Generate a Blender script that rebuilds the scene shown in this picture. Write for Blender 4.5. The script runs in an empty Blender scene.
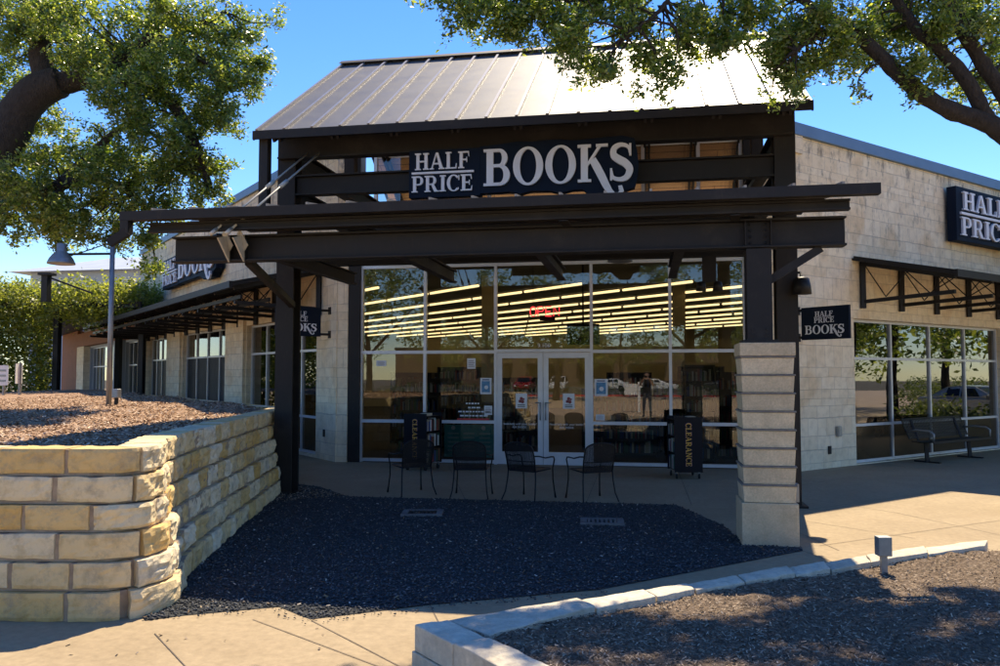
import bpy, bmesh, math, random
import numpy as np
from mathutils import Vector, Matrix

random.seed(7)
SC = bpy.context.scene
COL = SC.collection
rad = math.radians

# ------------------------------------------------------------------ camera, sky, sun, exposure
cam_d = bpy.data.cameras.new("camera")
cam = bpy.data.objects.new("camera", cam_d)
COL.objects.link(cam)
cam_d.sensor_width = 36.0
cam_d.lens = 820 / 1000 * 36.0
cam_d.clip_start = 0.05
cam_d.clip_end = 2000
cam.location = (0, 0, 1.85)
cam.rotation_euler = (rad(90) + math.atan(42 / 820), 0, rad(10))
SC.camera = cam

SUN = Vector((0.10, 0.72, 1.0)).normalized()          # towards the sun
world = bpy.data.worlds.new("World")
SC.world = world
world.use_nodes = True
wn = world.node_tree
sky = wn.nodes.new("ShaderNodeTexSky")
sky.sky_type = 'NISHITA'
sky.sun_disc = False
sky.sun_elevation = math.asin(SUN.z)
sky.sun_rotation = math.atan2(SUN.x, SUN.y)
sky.air_density = 1.0
sky.dust_density = 0.0
sky.ozone_density = 4.0
hsv = wn.nodes.new("ShaderNodeHueSaturation")
hsv.inputs['Saturation'].default_value = 1.25
hsv.inputs['Hue'].default_value = 0.512
wn.links.new(sky.outputs[0], hsv.inputs['Color'])
wn.links.new(hsv.outputs[0], wn.nodes["Background"].inputs[0])
wn.nodes["Background"].inputs[1].default_value = 0.09

sun_d = bpy.data.lights.new("sun", 'SUN')
sun_d.energy = 3.5
sun_d.angle = rad(0.53)
sun_d.color = (1.0, 0.85, 0.62)
sun = bpy.data.objects.new("sun", sun_d)
COL.objects.link(sun)
sun.location = (3, 20, 30)
sun.rotation_euler = SUN.to_track_quat('Z', 'Y').to_euler()

SC.view_settings.view_transform = 'Standard'
SC.view_settings.look = 'None'
SC.view_settings.exposure = 1.42
SC.view_settings.gamma = 1.0
SC.cycles.use_denoising = True
SC.cycles.max_bounces = 8
SC.cycles.transparent_max_bounces = 16
SC.cycles.caustics_reflective = False
SC.cycles.caustics_refractive = False
SC.cycles.sample_clamp_indirect = 6.0

# ------------------------------------------------------------------ materials
def newmat(name):
    m = bpy.data.materials.new(name)
    m.use_nodes = True
    nt = m.node_tree
    return m, nt, nt.nodes["Principled BSDF"], nt.nodes["Material Output"]

def N(nt, t, **kw):
    n = nt.nodes.new(t)
    for k, v in kw.items():
        if k.startswith("i_"):
            n.inputs[k[2:].replace("_", " ")].default_value = v
        else:
            setattr(n, k, v)
    return n

def ramp(nt, stops, interp='LINEAR'):
    r = nt.nodes.new("ShaderNodeValToRGB")
    r.color_ramp.interpolation = interp
    el = r.color_ramp.elements
    while len(el) < len(stops):
        el.new(0.5)
    for e, (p, c) in zip(el, stops):
        e.position = p
        e.color = (*c, 1)
    return r

def mixc(nt, a, b, fac, mode='MIX'):
    m = nt.nodes.new("ShaderNodeMix")
    m.data_type = 'RGBA'
    m.blend_type = mode
    for sock, v in ((m.inputs[0], fac), (m.inputs[6], a), (m.inputs[7], b)):
        if hasattr(v, "is_output"):
            nt.links.new(v, sock)
        elif isinstance(v, (int, float)):
            sock.default_value = v
        else:
            sock.default_value = (*v, 1)
    return m.outputs[2]

def mixv(nt, sock, k):
    m = N(nt, "ShaderNodeMath", operation='MULTIPLY')
    nt.links.new(sock, m.inputs[0])
    m.inputs[1].default_value = k
    return m.outputs[0]

def coords(nt, kind='Object', scale=None, uv=False):
    tc = nt.nodes.new("ShaderNodeTexCoord")
    out = tc.outputs['UV' if uv else kind]
    if scale is not None:
        mp = nt.nodes.new("ShaderNodeMapping")
        mp.inputs['Scale'].default_value = scale
        nt.links.new(out, mp.inputs[0])
        out = mp.outputs[0]
    return out

def bump(nt, bs, height, strength=0.3, dist=0.02):
    b = nt.nodes.new("ShaderNodeBump")
    b.inputs['Strength'].default_value = strength
    b.inputs['Distance'].default_value = dist
    nt.links.new(height, b.inputs['Height'])
    nt.links.new(b.outputs[0], bs.inputs['Normal'])
    return b

def noise(nt, co, scale, detail=6, rough=0.6):
    n = nt.nodes.new("ShaderNodeTexNoise")
    n.inputs['Scale'].default_value = scale
    n.inputs['Detail'].default_value = detail
    n.inputs['Roughness'].default_value = rough
    nt.links.new(co, n.inputs['Vector'])
    return n

def plain(name, c, rough=0.6, metal=0.0, var=0.15, scale=6.0, bmp=0.0, bscale=40, spec=0.5, coat=0.0):
    m, nt, bs, out = newmat(name)
    co = coords(nt)
    n = noise(nt, co, scale)
    r = ramp(nt, [(0.3, tuple(x * (1 - var) for x in c)), (0.7, tuple(min(1, x * (1 + var)) for x in c))])
    nt.links.new(n.outputs[0], r.inputs[0])
    nt.links.new(r.outputs[0], bs.inputs['Base Color'])
    bs.inputs['Roughness'].default_value = rough
    bs.inputs['Metallic'].default_value = metal
    bs.inputs['Specular IOR Level'].default_value = spec
    bs.inputs['Coat Weight'].default_value = coat
    if bmp:
        b = noise(nt, co, bscale, 4)
        bump(nt, bs, b.outputs[0], bmp, 0.01)
    return m

def emit(name, c, s):
    m, nt, bs, out = newmat(name)
    bs.inputs['Base Color'].default_value = (*c, 1)
    bs.inputs['Emission Color'].default_value = (*c, 1)
    bs.inputs['Emission Strength'].default_value = s
    return m

def mat_steel():
    m, nt, bs, out = newmat('weathered_bronze_steel')
    co = coords(nt)
    n = noise(nt, co, 1.6, 9, 0.7)
    r = ramp(nt, [(0.35, (0.0165, 0.0150, 0.0140)), (0.55, (0.023, 0.0208, 0.0192)), (0.72, (0.046, 0.041, 0.036))])
    nt.links.new(n.outputs[0], r.inputs[0])
    n2 = noise(nt, coords(nt, scale=(3, 3, 0.5)), 6, 6, 0.7)
    r2 = ramp(nt, [(0.58, (0, 0, 0)), (0.75, (1, 1, 1))])
    nt.links.new(n2.outputs[0], r2.inputs[0])
    c = mixc(nt, r.outputs[0], (0.06, 0.045, 0.032), mixv(nt, r2.outputs[0], 0.45))
    nt.links.new(c, bs.inputs['Base Color'])
    rr = ramp(nt, [(0.3, (0.45,) * 3), (0.7, (0.72,) * 3)])
    nt.links.new(n.outputs[0], rr.inputs[0])
    nt.links.new(rr.outputs[0], bs.inputs['Roughness'])
    bs.inputs['Specular IOR Level'].default_value = 0.25
    bump(nt, bs, n2.outputs[0], 0.12, 0.004)
    return m

M = {}
M['steel_plain'] = plain('dark_bronze_steel', (0.024, 0.0195, 0.0165), 0.55, 0, 0.2, 3, spec=0.22)
M['steel'] = mat_steel()
M['steel2'] = plain('black_steel', (0.014, 0.0135, 0.014), 0.5, 0, 0.2, 5, spec=0.3)
M['iron'] = plain('wrought_iron', (0.008, 0.008, 0.009), 0.5, 0, 0.2, 9, spec=0.35)
M['alum'] = plain('aluminium_frame', (0.62, 0.64, 0.67), 0.42, 0.35, 0.05, 5)
M['galv'] = plain('galvanised_steel', (0.30, 0.31, 0.31), 0.45, 0.6, 0.12, 12)
M['rod'] = plain('rod_steel', (0.55, 0.49, 0.38), 0.5, 0.1, 0.1, 8)
M['coping'] = plain('blue_grey_coping', (0.12, 0.19, 0.28), 0.45, 0.2, 0.1, 2)
M['navy'] = plain('navy_sign_face', (0.006, 0.012, 0.026), 0.6, 0, 0.15, 2, spec=0.12)
M['letter'] = plain('white_letter', (0.74, 0.74, 0.76), 0.45, 0, 0.04, 3)
M['gold'] = plain('gold_letter', (0.75, 0.42, 0.06), 0.5, 0, 0.05, 3)
M['purple'] = plain('purple_outline', (0.09, 0.03, 0.2), 0.5, 0, 0.05, 3)
M['black'] = plain('black_panel', (0.007, 0.007, 0.011), 0.55, 0, 0.1, 3, spec=0.2)
M['rubber'] = plain('rubber', (0.012, 0.012, 0.012), 0.8)
M['spandrel'] = plain('brown_spandrel', (0.045, 0.030, 0.016), 0.22, 0, 0.15, 1.2)
M['darkpane'] = plain('papered_pane', (0.035, 0.037, 0.04), 0.6, 0, 0.35, 3.5, spec=0.2)
M['white'] = plain('white_paint', (0.78, 0.78, 0.77), 0.5, 0, 0.04, 3)
M['paper'] = plain('paper', (0.72, 0.73, 0.74), 0.7, 0, 0.04, 3)
M['orange'] = plain('orange_stucco', (0.24, 0.085, 0.032), 0.8, 0, 0.15, 3, 0.3)
M['greywall'] = plain('grey_wall', (0.42, 0.45, 0.5), 0.8, 0, 0.06, 1)
M['roofgrey'] = plain('grey_roof', (0.40, 0.44, 0.50), 0.6, 0, 0.08, 1)
M['membrane'] = plain('roof_membrane', (0.8, 0.78, 0.74), 0.8, 0, 0.06, 1)
M['cream'] = plain('cream_interior', (0.6, 0.5, 0.29), 0.8, 0, 0.05, 1)
M['ceil'] = plain('interior_ceiling', (0.2, 0.185, 0.155), 0.9, 0, 0.15, 1)
M['carpet'] = plain('carpet', (0.06, 0.05, 0.045), 0.95, 0, 0.2, 3)
M['shelfwood'] = plain('shelf_wood', (0.05, 0.035, 0.022), 0.6, 0, 0.2, 3)
M['teal'] = plain('teal_board', (0.10, 0.36, 0.38), 0.7, 0, 0.25, 9)
M['tube'] = emit('tube_glow', (1.0, 0.76, 0.40), 0.9)
M['neon'] = emit('neon_red', (1.0, 0.05, 0.06), 1.3)
M['redkerb'] = plain('red_paint', (0.55, 0.05, 0.04), 0.6)
M['asphalt'] = plain('worn_asphalt', (0.14, 0.125, 0.11), 0.9, 0, 0.25, 2, 0.4, 120)
M['terra'] = plain('brown_stucco', (0.13, 0.085, 0.055), 0.85, 0, 0.12, 0.6)
M['carglass'] = plain('car_glass', (0.01, 0.012, 0.014), 0.06)
M['carwhite'] = plain('car_paint_white', (0.75, 0.76, 0.77), 0.25, 0, 0.02, 1, coat=0.6)
M['carsilver'] = plain('car_paint_silver', (0.35, 0.36, 0.37), 0.3, 0.6, 0.02, 1, coat=0.6)
M['carred'] = plain('car_paint_red', (0.35, 0.02, 0.015), 0.25, 0, 0.02, 1, coat=0.6)
M['cardark'] = plain('car_paint_dark', (0.02, 0.022, 0.028), 0.25, 0.1, 0.02, 1, coat=0.6)
M['redlamp'] = plain('red_lens', (0.4, 0.01, 0.01), 0.2)
M['skin'] = plain('skin', (0.5, 0.3, 0.21), 0.55, 0, 0.08, 8)
M['shirt'] = plain('dark_shirt', (0.015, 0.015, 0.018), 0.85)
M['jeans'] = plain('grey_trousers', (0.06, 0.065, 0.08), 0.85)
M['hair'] = plain('dark_hair', (0.02, 0.014, 0.01), 0.6)
M['joint'] = plain('pavement_joint', (0.14, 0.11, 0.08), 0.95, 0, 0.3, 3)
M['wood'] = None
M['draingrey'] = plain('dusty_grey_grate', (0.16, 0.155, 0.145), 0.8, 0, 0.3, 12)

def mat_stone():
    m, nt, bs, out = newmat('limestone_ashlar')
    uv = coords(nt, uv=True)
    wob = noise(nt, uv, 1.5, 3)
    add = N(nt, "ShaderNodeVectorMath", operation='MULTIPLY_ADD')
    nt.links.new(wob.outputs['Color'], add.inputs[0])
    add.inputs[1].default_value = (0.07, 0.055, 0)
    sx_ = N(nt, "ShaderNodeSeparateXYZ")
    nt.links.new(uv, sx_.inputs[0])
    def wave(f, a):
        m1 = N(nt, "ShaderNodeMath", operation='MULTIPLY')
        nt.links.new(sx_.outputs[1], m1.inputs[0])
        m1.inputs[1].default_value = f
        m2 = N(nt, "ShaderNodeMath", operation='SINE')
        nt.links.new(m1.outputs[0], m2.inputs[0])
        return mixv(nt, m2.outputs[0], a)
    s1 = N(nt, "ShaderNodeMath", operation='ADD')
    nt.links.new(wave(4.3, 0.085), s1.inputs[0])
    nt.links.new(wave(9.7, 0.04), s1.inputs[1])
    cy_ = N(nt, "ShaderNodeCombineXYZ")
    nt.links.new(s1.outputs[0], cy_.inputs[1])
    va = N(nt, "ShaderNodeVectorMath", operation='ADD')
    nt.links.new(uv, va.inputs[0])
    nt.links.new(cy_.outputs[0], va.inputs[1])
    nt.links.new(va.outputs[0], add.inputs[2])
    def brick(w, h, off, c1, c2):
        b = N(nt, "ShaderNodeTexBrick", offset=off, squash=0.7, squash_frequency=3)
        b.inputs['Color1'].default_value = (*c1, 1)
        b.inputs['Color2'].default_value = (*c2, 1)
        b.inputs['Mortar'].default_value = (0.68, 0.58, 0.43, 1)
        b.inputs['Scale'].default_value = 1
        b.inputs['Mortar Size'].default_value = 0.007
        b.inputs['Mortar Smooth'].default_value = 0.3
        b.inputs['Bias'].default_value = -0.15
        b.inputs['Brick Width'].default_value = w
        b.inputs['Row Height'].default_value = h
        nt.links.new(add.outputs[0], b.inputs['Vector'])
        return b
    b = brick(0.43, 0.235, 0.43, (0.92, 0.79, 0.565), (0.82, 0.67, 0.445))
    n1 = noise(nt, uv, 5, 8, 0.65)
    r1 = ramp(nt, [(0.25, (0.72, 0.70, 0.66)), (0.55, (1, 1, 1)), (0.8, (1.08, 1.06, 1.02))])
    nt.links.new(n1.outputs[0], r1.inputs[0])
    c = mixc(nt, b.outputs['Color'], r1.outputs[0], 0.8, 'MULTIPLY')
    # sparse warmer stones
    n2 = noise(nt, uv, 0.9, 1)
    r2 = ramp(nt, [(0.60, (0, 0, 0)), (0.68, (1, 1, 1))])
    nt.links.new(n2.outputs[0], r2.inputs[0])
    c = mixc(nt, c, (0.80, 0.62, 0.40), mixv(nt, r2.outputs[0], 0.35), 'MULTIPLY')
    # weathering streaks: dark runs below the coping
    st = coords(nt, uv=True, scale=(2.0, 0.8, 1))
    n3 = noise(nt, st, 2.4, 9, 0.72)
    r3 = ramp(nt, [(0.53, (0, 0, 0)), (0.63, (1, 1, 1))])
    nt.links.new(n3.outputs[0], r3.inputs[0])
    sep = N(nt, "ShaderNodeSeparateXYZ")
    nt.links.new(uv, sep.inputs[0])
    mr = N(nt, "ShaderNodeMapRange")
    mr.inputs['From Min'].default_value = 3.0
    mr.inputs['From Max'].default_value = 6.2
    nt.links.new(sep.outputs[1], mr.inputs['Value'])
    mu = N(nt, "ShaderNodeMath", operation='MULTIPLY')
    nt.links.new(r3.outputs[0], mu.inputs[0])
    nt.links.new(mr.outputs[0], mu.inputs[1])
    c = mixc(nt, c, (0.17, 0.155, 0.14), mixv(nt, mu.outputs[0], 0.7))
    nt.links.new(c, bs.inputs['Base Color'])
    bs.inputs['Roughness'].default_value = 0.92
    bs.inputs['Specular IOR Level'].default_value = 0.2
    n4 = noise(nt, uv, 22, 8, 0.7)
    h = N(nt, "ShaderNodeMath", operation='MULTIPLY_ADD')
    nt.links.new(b.outputs['Fac'], h.inputs[0])
    h.inputs[1].default_value = -0.7
    nt.links.new(n4.outputs[0], h.inputs[2])
    bump(nt, bs, h.outputs[0], 0.75, 0.02)
    return m

def mat_block():
    m, nt, bs, out = newmat('rock_face_limestone')
    co = coords(nt)
    at = N(nt, "ShaderNodeAttribute", attribute_name='tint')
    r = ramp(nt, [(0, (0.66, 0.41, 0.13)), (0.25, (0.72, 0.51, 0.23)), (0.55, (0.76, 0.60, 0.35)), (1, (0.80, 0.68, 0.47))])
    nt.links.new(at.outputs['Fac'], r.inputs[0])
    n1 = noise(nt, co, 7, 8, 0.65)
    r1 = ramp(nt, [(0.28, (0.62, 0.58, 0.5)), (0.5, (1, 1, 1)), (0.8, (1.1, 1.08, 1.02))])
    nt.links.new(n1.outputs[0], r1.inputs[0])
    c = mixc(nt, r.outputs[0], r1.outputs[0], 0.75, 'MULTIPLY')
    # grey weathering on the topmost band of each block
    n2 = noise(nt, co, 4.5, 9, 0.75)
    r2 = ramp(nt, [(0.50, (0, 0, 0)), (0.66, (1, 1, 1))])
    nt.links.new(n2.outputs[0], r2.inputs[0])
    c = mixc(nt, c, (0.30, 0.26, 0.20), mixv(nt, r2.outputs[0], 0.6))
    nt.links.new(c, bs.inputs['Base Color'])
    bs.inputs['Roughness'].default_value = 0.95
    bs.inputs['Specular IOR Level'].default_value = 0.15
    n3 = noise(nt, co, 28, 9, 0.72)
    bump(nt, bs, n3.outputs[0], 0.6, 0.018)
    return m

def mat_ground(name, stops, sc1, sc2, rough=0.9, bmp=0.3, bsc=60, bd=0.01, stain=0.0, stainc=(0.2, 0.18, 0.15), vary=0.0):
    m, nt, bs, out = newmat(name)
    co = coords(nt)
    n1 = noise(nt, co, sc1, 8, 0.65)
    r = ramp(nt, stops)
    nt.links.new(n1.outputs[0], r.inputs[0])
    c = r.outputs[0]
    n2 = noise(nt, co, sc2, 6, 0.7)
    r2 = ramp(nt, [(0.3, (0.75, 0.75, 0.75)), (0.7, (1.15, 1.15, 1.15))])
    nt.links.new(n2.outputs[0], r2.inputs[0])
    c = mixc(nt, c, r2.outputs[0], 0.8, 'MULTIPLY')
    if vary:
        oi = nt.nodes.new("ShaderNodeObjectInfo")
        rv = ramp(nt, [(0, (1 - vary,) * 3), (1, (1 + vary * 0.6,) * 3)])
        nt.links.new(oi.outputs['Random'], rv.inputs[0])
        c = mixc(nt, c, rv.outputs[0], 1.0, 'MULTIPLY')
    if stain:
        n3 = noise(nt, co, 0.9, 5, 0.6)
        r3 = ramp(nt, [(0.55, (0, 0, 0)), (0.72, (1, 1, 1))])
        nt.links.new(n3.outputs[0], r3.inputs[0])
        c = mixc(nt, c, stainc, mixv(nt, r3.outputs[0], stain))
    nt.links.new(c, bs.inputs['Base Color'])
    bs.inputs['Roughness'].default_value = rough
    bs.inputs['Specular IOR Level'].default_value = 0.25
    n4 = noise(nt, co, bsc, 6, 0.7)
    bump(nt, bs, n4.outputs[0], bmp, bd)
    return m

M['stone'] = mat_stone()
M['block'] = mat_block()
M['mortar'] = plain('mortar', (0.36, 0.275, 0.19), 0.95, 0, 0.25, 9, 0.5, 60)
M['concrete'] = mat_ground('tan_pavement', [(0.3, (0.305, 0.232, 0.140)), (0.7, (0.385, 0.298, 0.185))], 1.1, 14, 0.85, 0.12, 90, 0.004, 0.5, (0.33, 0.24, 0.14))
M['kerb'] = mat_ground('white_limestone_kerb', [(0.3, (0.52, 0.45, 0.335)), (0.7, (0.74, 0.655, 0.50))], 3, 20, 0.9, 0.5, 40, 0.015, 0.5, (0.32, 0.27, 0.20), 0.15)
M['cmu'] = mat_ground('buff_concrete_block', [(0.3, (0.64, 0.485, 0.29)), (0.7, (0.86, 0.67, 0.42))], 5, 45, 0.92, 0.6, 55, 0.012, 0.35, (0.36, 0.29, 0.20), 0.16)
M['ledge'] = plain('block_ledge', (0.22, 0.19, 0.155), 0.95, 0, 0.25, 14, 0.4)
M['gravel'] = mat_ground('dark_gravel', [(0.35, (0.030, 0.033, 0.036)), (0.65, (0.095, 0.100, 0.104))], 45, 110, 0.95, 1.0, 70, 0.03)
M['pebble'] = None
M['mulch'] = mat_ground('mulch', [(0.3, (0.07, 0.048, 0.032)), (0.55, (0.23, 0.165, 0.11)), (0.75, (0.46, 0.345, 0.235))], 26, 70, 0.95, 1.0, 55, 0.03)
M['mulch2'] = mat_ground('dry_mulch', [(0.3, (0.20, 0.115, 0.068)), (0.55, (0.43, 0.275, 0.17)), (0.75, (0.6, 0.42, 0.28))], 22, 60, 0.95, 1.0, 45, 0.03)
M['earth'] = mat_ground('earth', [(0.3, (0.09, 0.085, 0.06)), (0.7, (0.16, 0.14, 0.1))], 0.2, 2)

def mat_island(name, stops, rough=0.9, trans=None, spec=0.3):
    m, nt, bs, out = newmat(name)
    g = nt.nodes.new("ShaderNodeNewGeometry")
    r = ramp(nt, stops)
    nt.links.new(g.outputs['Random Per Island'], r.inputs[0])
    nt.links.new(r.outputs[0], bs.inputs['Base Color'])
    bs.inputs['Roughness'].default_value = rough
    bs.inputs['Specular IOR Level'].default_value = spec
    if trans:
        t = nt.nodes.new("ShaderNodeBsdfTranslucent")
        r2 = ramp(nt, trans)
        nt.links.new(g.outputs['Random Per Island'], r2.inputs[0])
        nt.links.new(r2.outputs[0], t.inputs[0])
        a = nt.nodes.new("ShaderNodeAddShader")
        nt.links.new(bs.outputs[0], a.inputs[0])
        nt.links.new(t.outputs[0], a.inputs[1])
        nt.links.new(a.outputs[0], out.inputs[0])
    return m
M['pebble'] = mat_island('pebbles', [(0, (0.03, 0.033, 0.036)), (0.8, (0.085, 0.090, 0.094)), (0.96, (0.14, 0.142, 0.142)), (1, (0.22, 0.215, 0.2))])
M['chip'] = mat_island('mulch_chips', [(0, (0.035, 0.026, 0.019)), (0.5, (0.17, 0.128, 0.088)), (0.93, (0.42, 0.32, 0.22)), (1, (0.55, 0.44, 0.32))])
M['chip2'] = mat_island('dry_chips', [(0, (0.14, 0.085, 0.05)), (0.5, (0.43, 0.275, 0.17)), (0.9, (0.62, 0.44, 0.29)), (1, (0.75, 0.62, 0.47))])
M['litter'] = mat_island('leaf_litter', [(0, (0.16, 0.10, 0.05)), (0.6, (0.35, 0.27, 0.17)), (1, (0.55, 0.5, 0.42))])
M['leaf'] = mat_island('oak_leaf', [(0, (0.024, 0.046, 0.010)), (0.6, (0.052, 0.084, 0.017)), (1, (0.12, 0.135, 0.035))], 0.38,
                       [(0, (0.03, 0.06, 0.004)), (0.5, (0.14, 0.20, 0.015)), (1, (0.44, 0.46, 0.06))], 0.5)
M['vine'] = mat_island('vine_leaf', [(0, (0.04, 0.06, 0.012)), (0.6, (0.08, 0.10, 0.02)), (1, (0.13, 0.14, 0.03))], 0.5,
                       [(0, (0.09, 0.12, 0.01)), (1, (0.32, 0.33, 0.04))], 0.4)
M['bush'] = mat_island('bush_leaf', [(0, (0.03, 0.05, 0.012)), (0.7, (0.06, 0.085, 0.02)), (1, (0.10, 0.11, 0.03))], 0.5,
                       [(0, (0.06, 0.09, 0.01)), (1, (0.15, 0.17, 0.03))], 0.4)
M['grass'] = mat_island('tuft_blade', [(0, (0.12, 0.11, 0.04)), (1, (0.30, 0.26, 0.13))], 0.6, [(0, (0.1, 0.1, 0.02)), (1, (0.2, 0.18, 0.06))])

def mat_bark():
    m, nt, bs, out = newmat('live_oak_bark')
    co = coords(nt, scale=(1, 1, 0.55))
    n = noise(nt, co, 16, 8, 0.7)
    v = N(nt, "ShaderNodeTexVoronoi", feature='DISTANCE_TO_EDGE')
    v.inputs['Scale'].default_value = 22
    nt.links.new(co, v.inputs['Vector'])
    r = ramp(nt, [(0.3, (0.016, 0.013, 0.011)), (0.7, (0.05, 0.041, 0.035))])
    nt.links.new(n.outputs[0], r.inputs[0])
    nt.links.new(r.outputs[0], bs.inputs['Base Color'])
    bs.inputs['Roughness'].default_value = 0.95
    h = N(nt, "ShaderNodeMath", operation='ADD')
    nt.links.new(n.outputs[0], h.inputs[0])
    nt.links.new(v.outputs['Distance'], h.inputs[1])
    bump(nt, bs, h.outputs[0], 0.9, 0.03)
    return m
M['bark'] = mat_bark()

def mat_roof():
    m, nt, bs, out = newmat('standing_seam_metal')
    co = coords(nt)
    n = noise(nt, co, 1.2, 6, 0.6)
    r = ramp(nt, [(0.3, (0.108, 0.106, 0.108)), (0.7, (0.140, 0.138, 0.140))])
    nt.links.new(n.outputs[0], r.inputs[0])
    nt.links.new(r.outputs[0], bs.inputs['Base Color'])
    bs.inputs['Metallic'].default_value = 0.15
    bs.inputs['Specular IOR Level'].default_value = 0.4
    n2 = noise(nt, co, 3, 5)
    rr = ramp(nt, [(0.3, (0.47, 0.47, 0.47)), (0.7, (0.56, 0.56, 0.56))])
    nt.links.new(n2.outputs[0], rr.inputs[0])
    nt.links.new(rr.outputs[0], bs.inputs['Roughness'])
    bump(nt, bs, n2.outputs[0], 0.1, 0.02)
    return m
M['roof'] = mat_roof()
M['seam'] = plain('seam_metal', (0.34, 0.32, 0.30), 0.4, 0.5, 0.05, 2)

def mat_wood():
    m, nt, bs, out = newmat('cedar_planks')
    uv = coords(nt, uv=True)
    b = N(nt, "ShaderNodeTexBrick", offset=0.37)
    b.inputs['Color1'].default_value = (0.74, 0.42, 0.17, 1)
    b.inputs['Color2'].default_value = (0.64, 0.33, 0.13, 1)
    b.inputs['Mortar'].default_value = (0.10, 0.045, 0.02, 1)
    b.inputs['Scale'].default_value = 1
    b.inputs['Mortar Size'].default_value = 0.006
    b.inputs['Brick Width'].default_value = 2.4
    b.inputs['Row Height'].default_value = 0.14
    nt.links.new(uv, b.inputs['Vector'])
    n = noise(nt, coords(nt, uv=True, scale=(1.5, 18, 1)), 3, 6)
    r = ramp(nt, [(0.3, (0.7, 0.65, 0.6)), (0.7, (1.15, 1.1, 1.05))])
    nt.links.new(n.outputs[0], r.inputs[0])
    nt.links.new(mixc(nt, b.outputs['Color'], r.outputs[0], 0.8, 'MULTIPLY'), bs.inputs['Base Color'])
    bs.inputs['Roughness'].default_value = 0.6
    return m
M['wood'] = mat_wood()

def mat_glass(name, tint, refl):
    m, nt, bs, out = newmat(name)
    nt.nodes.remove(bs)
    tr = nt.nodes.new("ShaderNodeBsdfTransparent")
    tr.inputs[0].default_value = (*tint, 1)
    gl = nt.nodes.new("ShaderNodeBsdfGlossy")
    gl.inputs['Roughness'].default_value = 0.0
    gl.inputs['Color'].default_value = (0.95, 0.97, 1, 1)
    fr = nt.nodes.new("ShaderNodeFresnel")
    fr.inputs['IOR'].default_value = 1.5
    ma = N(nt, "ShaderNodeMath", operation='MULTIPLY_ADD', use_clamp=True)
    nt.links.new(fr.outputs[0], ma.inputs[0])
    ma.inputs[1].default_value = 1.0
    ma.inputs[2].default_value = refl
    mx = nt.nodes.new("ShaderNodeMixShader")
    nt.links.new(ma.outputs[0], mx.inputs[0])
    nt.links.new(tr.outputs[0], mx.inputs[1])
    nt.links.new(gl.outputs[0], mx.inputs[2])
    # very slight ripple so reflections are not perfectly straight
    co = coords(nt)
    n = noise(nt, co, 0.9, 2)
    b = nt.nodes.new("ShaderNodeBump")
    b.inputs['Strength'].default_value = 0.02
    b.inputs['Distance'].default_value = 0.02
    nt.links.new(n.outputs[0], b.inputs['Height'])
    nt.links.new(b.outputs[0], gl.inputs['Normal'])
    nt.links.new(mx.outputs[0], out.inputs[0])
    return m
M['glass'] = mat_glass('shop_glass', (0.80, 0.81, 0.78), 0.022)
M['glassw'] = mat_glass('wing_glass', (0.42, 0.44, 0.44), 0.10)

def mat_mesh():
    m, nt, bs, out = newmat('expanded_metal_mesh')
    bs.inputs['Base Color'].default_value = (0.010, 0.010, 0.012, 1)
    bs.inputs['Roughness'].default_value = 0.5
    uv = coords(nt, uv=True)
    ck = nt.nodes.new("ShaderNodeTexVoronoi")
    ck.feature = 'DISTANCE_TO_EDGE'
    ck.inputs['Scale'].default_value = 75
    ck.inputs['Randomness'].default_value = 0.0
    nt.links.new(uv, ck.inputs['Vector'])
    lt = N(nt, "ShaderNodeMath", operation='LESS_THAN')
    nt.links.new(ck.outputs['Distance'], lt.inputs[0])
    lt.inputs[1].default_value = 0.23
    nt.links.new(lt.outputs[0], bs.inputs['Alpha'])
    return m
M['mesh'] = mat_mesh()

# ------------------------------------------------------------------ builders
class Frame:
    def __init__(s, o, ex, ey, ez=(0, 0, 1)):
        s.o, s.ex, s.ey, s.ez = Vector(o), Vector(ex).normalized(), Vector(ey).normalized(), Vector(ez).normalized()
    def __call__(s, a, b, c):
        return s.o + s.ex * a + s.ey * b + s.ez * c
WORLD = Frame((0, 0, 0), (1, 0, 0), (0, 1, 0))
FA = Frame((0, 16.85, 0), (1, 0, 0), (0, -1, 0))               # storefront: x, outwards, z
WL = Frame((-6.51, 16.70, 0), (-1, 1, 0), (-1, -1, 0))          # left wing: along, outwards, z
WR = Frame((3.37, 17.08, 0), (1, 1, 0), (1, -1, 0))             # right wing

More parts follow.
